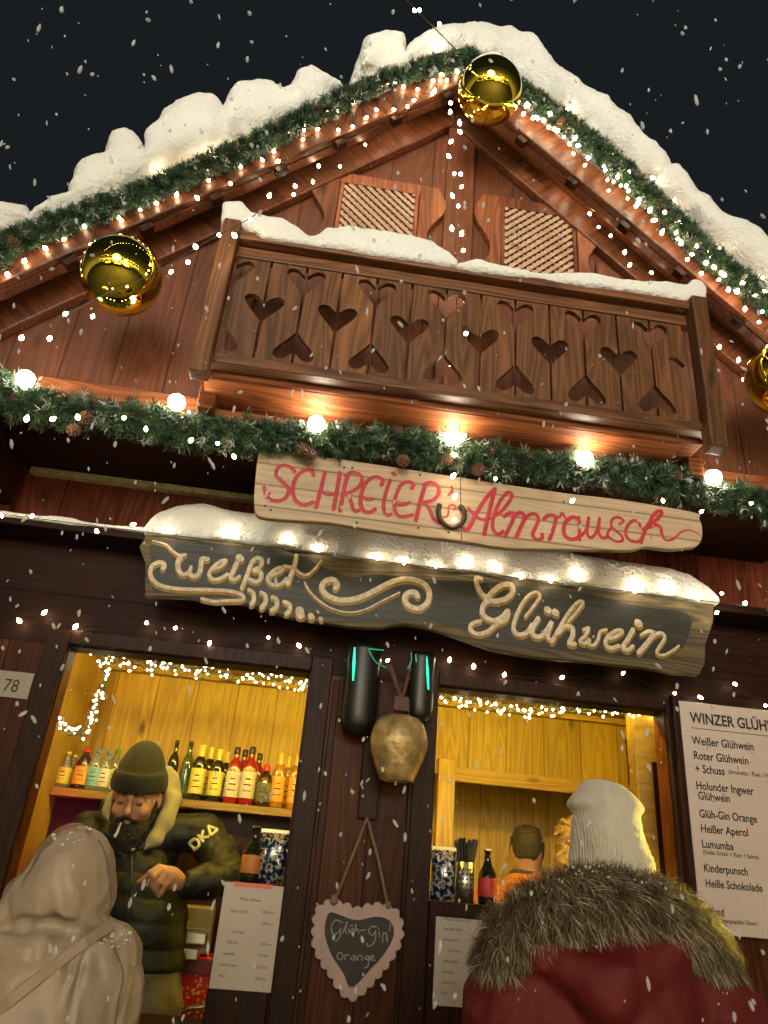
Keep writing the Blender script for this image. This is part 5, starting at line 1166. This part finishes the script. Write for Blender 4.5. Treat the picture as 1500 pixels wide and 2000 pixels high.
def jacket_fn(P):
    y = BYm+.05; n_ = at(262, 1648, y)
    tor = chain(P, [(at(263, 1660, y), .10), (at(268, 1720, y), .145), (at(280, 1800, y), .155), (at(282, 1880, y), .15)], .05)
    tor = smin(tor, cap(P, shL, shR, .075, .078), .06)
    a1 = chain(P, [(shR, .078), (at(425, 1668, .42), .076), (elb, .066)], .03)
    a2 = chain(P, [(elb, .066), (at(405, 1722, .235), .060), (at(368, 1728, .205), .047), (wr, .040)], .02)
    a3 = chain(P, [(shL, .078), (at(140, 1700, .45), .08), (at(150, 1800, .36), .068), (at(185, 1850, .22), .05)], .03)
    q = np.abs(np.sin(P[..., 2]*38+1.0))**.35*.012
    d = smin(tor, a3, .03)-q
    arms = smin(a1, a2, .015)-np.abs(np.sin((P[..., 0]*.75-P[..., 2]*.6)*44))**.4*.010
    d = smin(d, arms, .018); d = smin(d, coll(P), .02)
    d = d+vnoise(P, 26, 1)*.003+vnoise(P, 60, 2)*.0018+.011
    d = smax(d, A(at(280, 1893, y))[2]-P[..., 2], .01)
    return smax(d, -hand_cut(P), .004)
def hand_cut(P): return cap(P, wr, hp5(1200, 800, yh), .034, .05)
sdf('puffer_jacket', jacket_fn, (at(100, 1700, .5).x-.1, .08, at(280, 1900, .5).z-.05), (elb.x+.13, BYm+.32, hcn.z+.12), .0085, plain('black_green_nylon', (.0065, .0085, .0055), .55, bump=.25, bscale=50, spec=.35), bm)
b = MB(); b.tube([hpt(.014, .104, -.054), hpt(.022, .128, -.098)], .0045, 8); b.build('cigarette', plain('cigarette_paper', (.5, .42, .35), .7), bm)
b = MB(); zp = [trace(jacket_fn, 257, 1630+12*k, 2.2, 4.2)+Vector((0, -.003, 0)) for k in range(15)]; b.tube(zp, .004, 6); b.build('zip', M['black'], bm)
b = MB(); z_ = trace(jacket_fn, 257, 1648, 2.2, 4.2); b.tube([z_+Vector((0, -.008, .012)), z_+Vector((0, -.010, -.016))], [.005, .004], 8); b.build('zip_pull', M['steel'], bm)
L = MB()
def em(x, y):                                      # emblem coordinates: x along the sleeve, y across it
    return (398+.74*x+.60*y*-1, 1634-.66*x-.74*y)
for pts in ([(-30, -9), (-30, 9)], [(-30, 9), (-18, 8), (-14, 0), (-18, -8), (-27, -9)], [(-7, -9), (-7, 9)], [(6, 9), (-6, 0)], [(-6, 0), (8, -9)], [(12, -9), (20, 9)], [(20, 9), (30, -9)], [(30, -9), (12, -9)]):
    qs = [A(em(*p)) for p in pts]; qs = catmull(qs, 5) if len(qs) > 2 else [qs[0]+(qs[1]-qs[0])*k/6 for k in range(7)]
    L.tube([trace(jacket_fn, u, v, 2.0, 4.2)+Vector((-.001, -.002, .001)) for u, v in qs], .0060, 6)
L.build('sleeve_emblem', plain('pale_yellow_print', (.62, .58, .30), .5), bm)
def tro(P):
    y = BYm+.05; return chain(P, [(at(285, 1885, y), .13), (at(288, 1960, y), .12), (Vector((at(285, 1960, y).x, y, ZF+.1)), .11)], .03)+vnoise(P, 20, 1)*.008
xx = at(285, 1930, BYm+.05); sdf('trousers', tro, (xx.x-.2, BYm-.15, ZF), (xx.x+.2, BYm+.25, xx.z+.2), .012, fabric('olive_trousers', (.10, .085, .035)), bm)

# customer with the hood, seen from behind
Y1 = -.98
cc = at(122, 1712, Y1)
p1_ = thing('person', 'customer in a beige hooded winter coat seen from behind, lower left', 'person', (cc.x, Y1, 0))
sdf('body', lambda P: smin(head_fn(P, cc+Vector((0, .03, -.01)), 1.0, .1, 0), cap(P, cc+Vector((0, 0, -.2)), cc+Vector((0, 0, -.6)), .09, .12), .04), A(cc)-(.2, .2, .75), A(cc)+(.2, .2, .16), .009, M['skin'], p1_)
def wrinkled(name, col, rough, sc=9, st=.8):
    m, t, b_ = nodes(name); N = t.nodes; Lk = t.links.new
    tc = N.new('ShaderNodeTexCoord'); mp_ = N.new('ShaderNodeMapping'); mp_.inputs['Rotation'].default_value = (0, .5, .3); mp_.inputs['Scale'].default_value = (1.6, 1.6, .8); Lk(tc.outputs['Object'], mp_.inputs[0])
    n = N.new('ShaderNodeTexNoise'); n.noise_type = 'RIDGED_MULTIFRACTAL'; n.inputs['Scale'].default_value = sc; n.inputs['Detail'].default_value = 3; n.inputs['Distortion'].default_value = .6; Lk(mp_.outputs[0], n.inputs['Vector'])
    n2 = N.new('ShaderNodeTexNoise'); n2.inputs['Scale'].default_value = 420; Lk(tc.outputs['Object'], n2.inputs['Vector'])
    n3 = N.new('ShaderNodeTexNoise'); n3.inputs['Scale'].default_value = 7; n3.inputs['Detail'].default_value = 4; Lk(tc.outputs['Object'], n3.inputs['Vector'])
    a = N.new('ShaderNodeMath'); a.operation = 'MULTIPLY_ADD'; Lk(n2.outputs[0], a.inputs[0]); a.inputs[1].default_value = .025; Lk(n.outputs[0], a.inputs[2])
    bp = N.new('ShaderNodeBump'); bp.inputs['Strength'].default_value = st; bp.inputs['Distance'].default_value = .03; Lk(a.outputs[0], bp.inputs['Height']); Lk(bp.outputs[0], b_.inputs['Normal'])
    mr = N.new('ShaderNodeMapRange'); mr.inputs[1].default_value = .3; mr.inputs[2].default_value = .7; mr.inputs[3].default_value = .86; mr.inputs[4].default_value = 1.12; Lk(n3.outputs[0], mr.inputs[0])
    sc_ = N.new('ShaderNodeVectorMath'); sc_.operation = 'SCALE'; sc_.inputs[0].default_value = col; Lk(mr.outputs[0], sc_.inputs['Scale']); Lk(sc_.outputs[0], b_.inputs['Base Color'])
    b_.inputs['Roughness'].default_value = rough; return m
coatm = wrinkled('beige_coat', (.44, .355, .28), .33)
hood_pts = lambda y: None
def hood1(P):
    d = ell(P, at(141, 1712, Y1), (.088, .125, .098)); d = smin(d, ell(P, at(113, 1760, Y1), (.112, .122, .065)), .06)
    d = smin(d, ell(P, at(146, 1676, Y1), (.060, .09, .050)), .04)
    return d
def coat1(P):
    sL, sR = at(-60, 1905, Y1+.01), at(190, 1895, Y1+.01)
    tor = cap(P, sL, sR, .098, .094)
    cx_ = at(70, 1980, Y1); tor = smin(tor, ell(P, at(70, 1890, Y1), (.20, .12, .080)), .05)
    tor = smin(tor, chain(P, [(at(80, 1900, Y1), .14), (Vector((cx_.x-.0, Y1+.02, 1.10)), .19), (Vector((cx_.x, Y1+.03, .72)), .21)], .06), .05)
    for s0, dx in ((sL, -.07), (sR, .055)):
        a = Vector(s0); tor = smin(tor, chain(P, [(a, .092), (a+Vector((dx, .02, -.28)), .082), (a+Vector((dx*1.1, .20, -.46)), .06)], .03), .018)
    cre = np.abs(np.sin((P[..., 2]-cc.z)*26+.9+.6*P[..., 0]))**.30*.015
    return tor-cre+.012
def fold1(P):
    return chain(P, [(at(-40, 1800, Y1-.03), .028), (at(60, 1782, Y1-.09), .027), (at(140, 1790, Y1-.09), .027), (at(225, 1818, Y1-.02), .024)], .02)
def c1f(P):
    d = smin(hood1(P), fold1(P), .012); d = smin(d, coat1(P), .004)
    d = smax(d, -chain(P, [(at(-60, 1822, Y1-.06), .012), (at(60, 1806, Y1-.118), .012), (at(140, 1812, Y1-.115), .012), (at(228, 1836, Y1-.05), .012)], .005), .006)
    Q = P.copy(); Q[..., 0] = Q[..., 0]+Q[..., 2]*.4
    d = d+vnoise(Q*A((1, 1, .55)), 15, 3)*.0045+np.abs(vnoise(Q*A((1, 1, .45)), 30, 4))*.008+vnoise(P, 80, 5)*.0015
    face = ell(P, cc+Vector((0, .13, -.01)), (.085, .11, .10)); d = smax(d, -face, .015)
    return smax(d, .70-P[..., 2], .01)
sdf('hooded_coat', c1f, (cc.x-.48, Y1-.30, .66), (cc.x+.42, Y1+.36, cc.z+.19), .0085, coatm, p1_)
legs(p1_, (cc.x, Y1+.02), .74, .10, jeans, boots)
st = MB(); sp = [trace(c1f, u, v, 1.0, 2.6)+Vector((0, -.004, 0)) for u, v in ((218, 1806), (170, 1838), (120, 1876), (70, 1915), (20, 1955), (-30, 1990))]
for i in range(len(sp)-1): st.beam(sp[i], sp[i+1]+(sp[i+1]-sp[i])*.05, .004, .022, up=(0, 1, 0))
st.build('bag_strap', plain('beige_strap', (.37, .285, .20), .45, var=.1), p1_, bevel=.002)
for pts_ in ([(192, 1640), (206, 1668), (214, 1705), (216, 1745), (212, 1795)], [(222, 1850), (240, 1900), (232, 1950), (225, 1998)]):
    sm_ = MB(); sm_.tube([trace(c1f, u, v, .9, 2.6)+Vector((0, -.0002, 0)) for u, v in catmull(pts_, 6)], .0018, 5); sm_.build('seam', plain('coat_seam', (.20, .15, .10), .6), p1_, True)
# loose snow on hood and shoulder
cr = MB(); rng = random.Random(9)
for i in range(46):
    if i < 26: u, v = rng.uniform(95, 195), rng.uniform(1612, 1650)
    else: u, v = rng.uniform(195, 255), rng.uniform(1815, 1850)
    q = trace(c1f, u, v, 1.0, 2.4)
    if (q-CAM).length < 2.3: cr.ball(q, rng.uniform(.002, .0055), 1, (1, 1, .7), .5, 2)
struct(tag(cr.build('snow_dust', M['snow'], None, True), 'crumbs of fresh snow caught on the beige hood and shoulder', 'snow'), 'stuff')

# customer with white beanie and fur collar, seen from behind
Y2 = -1.04
c2_ = at(1190, 1655, Y2)
p2_ = thing('person', 'customer in white ribbed beanie and red coat with fur collar, seen from behind', 'person', (c2_.x, Y2, 0))
sdf('body', lambda P: smin(head_fn(P, c2_+Vector((0, .0, -.03)), .86, 0, 0), cap(P, c2_+Vector((0, 0, -.2)), c2_+Vector((0, 0, -.6)), .08, .12), .04), A(c2_)-(.2, .2, .75), A(c2_)+(.2, .2, .16), .009, M['skin'], p2_)
def bean2(P):
    Q = P-A(c2_); tilt = Q[..., 0]+Q[..., 2]*.07; x = tilt; y = Q[..., 1]; z = Q[..., 2]
    an = np.arctan2(y, x); r = np.sqrt(x*x+(y*.88)**2)
    zz = np.array([-.20, -.10, -.04, .017, .049, .063, .070, .079, .0875, .098, .112, .128, .140, .148, .152]); rr = np.array([.080, .090, .092, .0865, .0800, .0755, .0750, .0815, .0855, .0790, .0690, .0570, .0440, .0280, 0])
    zf_ = np.linspace(-.21, .19, 401); rf_ = np.convolve(np.pad(np.interp(zf_, zz, rr), 7, 'edge'), np.hanning(17)[1:-1]/np.hanning(17).sum(), 'valid')
    sm_ = np.interp(z, np.array([-.21, .049, .0875, .112, .19]), np.array([0, 0, 1, 1, 1])); plainr = np.interp(z, [.049, .098], [.0775, .0770]); side = np.abs(np.cos(an))**1.5
    R_ = np.interp(z, zf_, rf_); R_ = np.where((z > .049) & (z < .098), R_*side+plainr*(1-side), R_); d = (r-R_)*.8; d = smax(d, z-.149, .014)
    rib = .0016*np.cos(an*70)*(z < .055); return d-rib+vnoise(P, 16, 2)*.006+vnoise(P, 40, 7)*.0015+.004*np.exp(-(an+1.75)**2/.003)*(z > .08)
def knit():
    m, t, b_ = nodes('white_knit'); N = t.nodes; Lk = t.links.new
    tc = N.new('ShaderNodeTexCoord'); wv = N.new('ShaderNodeTexWave'); wv.bands_direction = 'X'; wv.inputs['Scale'].default_value = 88; wv.inputs['Distortion'].default_value = .8; wv.inputs['Detail'].default_value = 1; wv.inputs['Detail Scale'].default_value = 6; Lk(tc.outputs['Object'], wv.inputs['Vector'])
    n = N.new('ShaderNodeTexNoise'); n.inputs['Scale'].default_value = 260; Lk(tc.outputs['Object'], n.inputs['Vector'])
    a = N.new('ShaderNodeMath'); a.operation = 'ADD'; Lk(wv.outputs['Fac'], a.inputs[0]); Lk(n.outputs[0], a.inputs[1])
    bp = N.new('ShaderNodeBump'); bp.inputs['Strength'].default_value = .45; bp.inputs['Distance'].default_value = .003; Lk(a.outputs[0], bp.inputs['Height']); Lk(bp.outputs[0], b_.inputs['Normal'])
    r = N.new('ShaderNodeMix'); r.data_type = 'RGBA'; Lk(wv.outputs['Fac'], r.inputs[0]); r.inputs[6].default_value = (.60, .575, .49, 1); r.inputs[7].default_value = (.72, .69, .59, 1); Lk(r.outputs[2], b_.inputs['Base Color'])
    b_.inputs['Roughness'].default_value = .9; b_.inputs['Sheen Weight'].default_value = .3; return m
sdf('beanie', bean2, A(c2_)-(.14, .15, .12), A(c2_)+(.14, .15, .19), .0042, knit(), p2_)
coat2 = wrinkled('red_coat', (.12, .0042, .0065), .7, 7, .7)
def c2f(P):
    sL, sR = at(1010, 1985, Y2), at(1385, 1985, Y2)
    d = cap(P, sL, sR, .115, .11); d = smin(d, ell(P, at(1190, 1880, Y2), (.19, .13, .13)), .06)
    d = smin(d, chain(P, [(at(1195, 1930, Y2), .16), (Vector((c2_.x, Y2+.02, 1.05)), .19), (Vector((c2_.x, Y2+.02, .72)), .22)], .06), .05)
    for s0, dx in ((sL, -.05), (sR, .06)): d = smin(d, chain(P, [(s0, .105), (Vector(s0)+Vector((dx, .02, -.27)), .08), (Vector(s0)+Vector((dx, .18, -.42)), .06)], .03), .02)
    d = smin(d, chain(P, [(at(1060, 1850, Y2-.10), .04), (at(1190, 1940, Y2-.15), .05), (at(1320, 1850, Y2-.10), .04)], .04), .02)
    return smax(d+vnoise(P, 16, 8)*.012+vnoise(P, 36, 9)*.005, .70-P[..., 2], .01)
sdf('red_coat', c2f, (c2_.x-.46, Y2-.30, .66), (c2_.x+.46, Y2+.36, c2_.z-.04), .0095, coat2, p2_)
legs(p2_, (c2_.x, Y2+.02), .74, .10, jeans, boots)
fur_path = [(at(u, v, Y2+o), r_) for u, v, o, r_ in ((965, 1890, -.03, .030), (992, 1838, -.05, .046), (1045, 1792, -.075, .055), (1110, 1768, -.09, .060), (1190, 1763, -.10, .062), (1265, 1773, -.09, .060), (1325, 1802, -.075, .055), (1372, 1850, -.05, .046), (1400, 1898, -.03, .030))]
FP = catmull([p for p, r_ in fur_path], 8); FRd = catmull([A((r_, 0, 0)) for p, r_ in fur_path], 8)
core = MB(); core.tube([Vector(p) for p in FP], [float(r_[0])*.80 for r_ in FRd], 18)
fur = core.build('fur_collar', plain('fur_base', (.035, .024, .014), .9), p2_, True)
FM = [plain('fur_hair', c, .55) for c in ((.03, .018, .009), (.085, .055, .026), (.19, .145, .08), (.38, .32, .20), (.62, .60, .52))]
fm = MB(); rng = random.Random(11); cnt_ = len(FP)-1
for i in range(42000):
    u = rng.random()*cnt_; k = int(u); fr_ = u-k; p = Vector(FP[k]).lerp(Vector(FP[k+1]), fr_); r_ = float(FRd[k][0])*(1-fr_)+float(FRd[k+1][0])*fr_
    d = (Vector(FP[k+1])-Vector(FP[k])).normalized(); a = Vector((0, -1, 0)); a = (a-d*a.dot(d)).normalized(); b_ = d.cross(a); an = rng.uniform(-2.6, 2.6)
    nrm = a*math.cos(an)+b_*math.sin(an); s = p+nrm*r_*.74
    clump = mnoise.noise(Vector((u*1.3, an*1.8, 0))); c2n = mnoise.noise(Vector((u*3.1, an*4.0, 5)))
    fl = Vector((0, 0, -.5))+d*(1.0*(u/cnt_-.5)+1.2*clump+.6*c2n)+a*.5*c2n+Vector((rng.uniform(-.25, .25), rng.uniform(-.25, .25), rng.uniform(-.25, .25)))
    l = rng.uniform(.022, .060)*(1+.45*clump); m1 = s+(nrm*1.0+fl*.3).normalized()*l*.4; m2 = m1+(nrm*.6+fl*.8).normalized()*l*.35; q = m2+(nrm*.15+fl*1.1).normalized()*l*.35
    w = nrm.cross(fl).normalized()*rng.uniform(.0003, .00075)
    t_ = rng.random()*.75+clump*.5+c2n*.35+.2; t_ += .20*max(0, math.sin(an)); fm.cur = 0 if t_ < .42 else 1 if t_ < .64 else 2 if t_ < .88 else 3 if t_ < 1.06 else 4
    fm.add([s-w, s+w, m1+w, m1-w, m2+w*.8, m2-w*.8, q], [(0, 1, 2, 3), (3, 2, 4, 5), (5, 4, 6)])
fo = fm.build('fur_hair', FM, fur); fo['kind'] = 'stuff'
cr = MB()
for i in range(90):
    u = rng.uniform(.1, .9)*cnt_; k = int(u); p = Vector(FP[k]); r_ = float(FRd[k][0]); an = rng.uniform(.6, 1.9)
    cr.ball(p+Vector((rng.uniform(-.01, .01), -math.cos(an)*r_*1.2, math.sin(an)*r_*1.2)), rng.uniform(.0015, .0035), 1)
struct(tag(cr.build('snow_dust', M['snow'], None, True), 'tiny snow crumbs caught in the brown fur collar', 'snow'), 'stuff')

# two people at the back of the right window
Y3 = 1.02
c3h = at(1028, 1668, Y3)
p3_ = thing('person', 'short haired man in an orange hoodie seen from behind through the right window', 'person', (c3h.x, Y3, ZF))
sdf('body', lambda P: smin(head_fn(P, c3h, 1.0, .15, -.05), cap(P, c3h+Vector((0, 0, -.16)), c3h+Vector((0, 0, -.5)), .09, .12), .04), A(c3h)-(.18, .18, .6), A(c3h)+(.18, .2, .16), .008, M['skin'], p3_)
def hair3(P):
    Q = P-A(c3h); d = ell(Q, (0, -.012, .03), (.082, .102, .102)); d = smin(d, ell(Q, (.01, .03, .10), (.06, .07, .035)), .02); d = smax(d, -Q[..., 2]-.035, .02); d = smax(d, Q[..., 1]-.06-.5*Q[..., 2], .01)
    return d+vnoise(P, 40, 3)*.006+vnoise(P, 110, 5)*.003
sdf('hair', hair3, A(c3h)-(.12, .14, .08), A(c3h)+(.13, .15, .17), .006, plain('dark_brown_hair', (.030, .022, .012), .6, bump=.8, bscale=120), p3_)
def hd3(P):
    d = cap(P, c3h+Vector((-.19, 0, -.235)), c3h+Vector((.19, 0, -.235)), .085); d = smin(d, cap(P, c3h+Vector((0, 0, -.3)), c3h+Vector((0, 0, -.8)), .17, .18), .05); d = smin(d, ell(P, c3h+Vector((0, -.045, -.135)), (.125, .10, .055)), .03)
    return smax(d+vnoise(P, 18, 3)*.012, c3h.z-1.0-P[..., 2], .01)
sdf('orange_hoodie', hd3, A(c3h)-(.36, .28, 1.02), A(c3h)+(.36, .24, -.04), .012, fabric('orange_fleece', (.55, .17, .015), .9), p3_)
sdf('collar', lambda P: smax(ell(P, c3h+Vector((0, -.01, -.095)), (.092, .088, .035)), -ell(P, c3h+Vector((0, .08, -.10)), (.05, .05, .05)), .01), A(c3h)-(.14, .14, .2), A(c3h)+(.14, .12, -.03), .007, fabric('dark_collar', (.03, .03, .022)), p3_)
sdf('trousers', lambda P: cap(P, c3h+Vector((0, 0, -.85)), Vector((c3h.x, Y3, ZF+.14)), .15, .12), (c3h.x-.2, Y3-.2, ZF), (c3h.x+.2, Y3+.2, c3h.z-.7), .016, jeans, p3_)
Y4 = .78
c4h = at(1122, 1652, Y4)
p4_ = thing('person', 'person with curly blond hair and dark top half hidden behind the white beanie', 'person', (c4h.x, Y4, ZF))
sdf('body', lambda P: smin(head_fn(P, c4h, .98, -.3, 0), cap(P, c4h+Vector((0, 0, -.16)), c4h+Vector((0, 0, -.5)), .08, .12), .04), A(c4h)-(.18, .18, .6), A(c4h)+(.18, .2, .16), .008, M['skin'], p4_)
def hair4(P):
    Q = P-A(c4h); d = smin(ell(Q, (0, -.015, .025), (.09, .108, .105)), ell(Q, (-.02, -.06, -.07), (.09, .06, .08)), .04); d = smax(d, Q[..., 1]-.055-.4*Q[..., 2], .01)
    return d+.008*np.sin(Q[..., 0]*150+np.sin(Q[..., 2]*75)*2.4)+vnoise(P, 35, 3)*.010
sdf('hair', hair4, A(c4h)-(.15, .17, .19), A(c4h)+(.15, .14, .17), .006, plain('blond_hair', (.34, .21, .07), .5, var=.35, vscale=50, bump=.6, bscale=90), p4_)
def top4(P): return smax(smin(cap(P, c4h+Vector((-.16, 0, -.26)), c4h+Vector((.16, 0, -.26)), .075), cap(P, c4h+Vector((0, 0, -.3)), c4h+Vector((0, 0, -.8)), .15, .17), .05), c4h.z-1.0-P[..., 2], .01)+vnoise(P, 18, 3)*.01
sdf('dark_top', top4, A(c4h)-(.32, .24, 1.02), A(c4h)+(.32, .24, -.1), .013, fabric('dark_jacket', (.018, .022, .016)), p4_)
sdf('trousers', lambda P: cap(P, c4h+Vector((0, 0, -.85)), Vector((c4h.x, Y4, ZF+.14)), .14, .12), (c4h.x-.2, Y4-.2, ZF), (c4h.x+.2, Y4+.2, c4h.z-.7), .016, jeans, p4_)

# pale flower at the lower right
fc = at(1462, 1945, -.55)
ft = thing('flower', 'small pale flower on a thin stem beside the red coat, lower right', 'flower', (fc.x, fc.y, 0))
b = MB(); rng = random.Random(2)
for i in range(16):
    an = i*2.4; b.ball(fc+Vector((math.cos(an)*.012*(i/16+.3), math.sin(an)*.008-.004, rng.uniform(-.012, .016))), .0085, 2, (1, .7, 1.1), .3, 3)
b.build('blossom', plain('pale_petal', (.42, .36, .26), .7, var=.2, vscale=60), ft, True)
b = MB(); b.tube([fc, fc+Vector((.004, 0, -.06)), fc+Vector((.03, .0, -.2)), Vector((fc.x+.05, fc.y, .5)), Vector((fc.x+.05, fc.y, 0))], [.004, .004, .005, .006, .007], 6); b.build('stem', plain('stem_green', (.04, .05, .02), .7), ft, True)
b = MB()
for sd in (-1, 1): b.ball(fc+Vector((.02+sd*.02, 0, -.10)), .03, 2, (.9, .2, .35))
b.build('leaf', plain('dry_leaf', (.05, .06, .02), .7), ft, True)

# ------------------------------------------------------------------ falling snow
FLK = plain('snowflake', (.78, .84, .92), .7); FLK.node_tree.nodes['Principled BSDF'].inputs['Alpha'].default_value = .42
_b = bmesh.new(); bmesh.ops.create_icosphere(_b, subdivisions=2, radius=1); ICO = ([v.co.copy() for v in _b.verts], [[v.index for v in f.verts] for f in _b.faces]); _b.free()
fl = MB(); rng = random.Random(21)
for i in range(950):
    px, py = rng.uniform(-60, 1560), rng.uniform(-60, 2000)
    Y = -2.86+rng.uniform(.95, 2.1) if py > 560 else -2.86+rng.uniform(.40, 1.3)
    c = at(px, py, Y)
    if any((c.x-q.x)**2+(c.y-q.y)**2 < .10 and c.z < q.z+.25 for q in (cc, c2_)): continue
    r = min(.0012/max(.18, rng.random()**1.0), .0046)*min(1, (c-CAM).length/1.6); v0 = len(fl.v)
    ax = Vector((rng.gauss(.15, .4), rng.gauss(0, .4), -1)).normalized(); a = ax.orthogonal().normalized(); b_ = ax.cross(a); el = rng.uniform(1.1, 2.5)
    for v, f in (ICO,):
        fl.add([c+(a*p.x*.75+b_*p.y*.75+ax*p.z*el)*r*(1+.3*mnoise.noise(p*1.5+c*9)) for p in v], f)
struct(tag(fl.build('falling_snow', FLK, None, True), 'loose flakes of falling snow in the air before the hut', 'snow'), 'stuff')
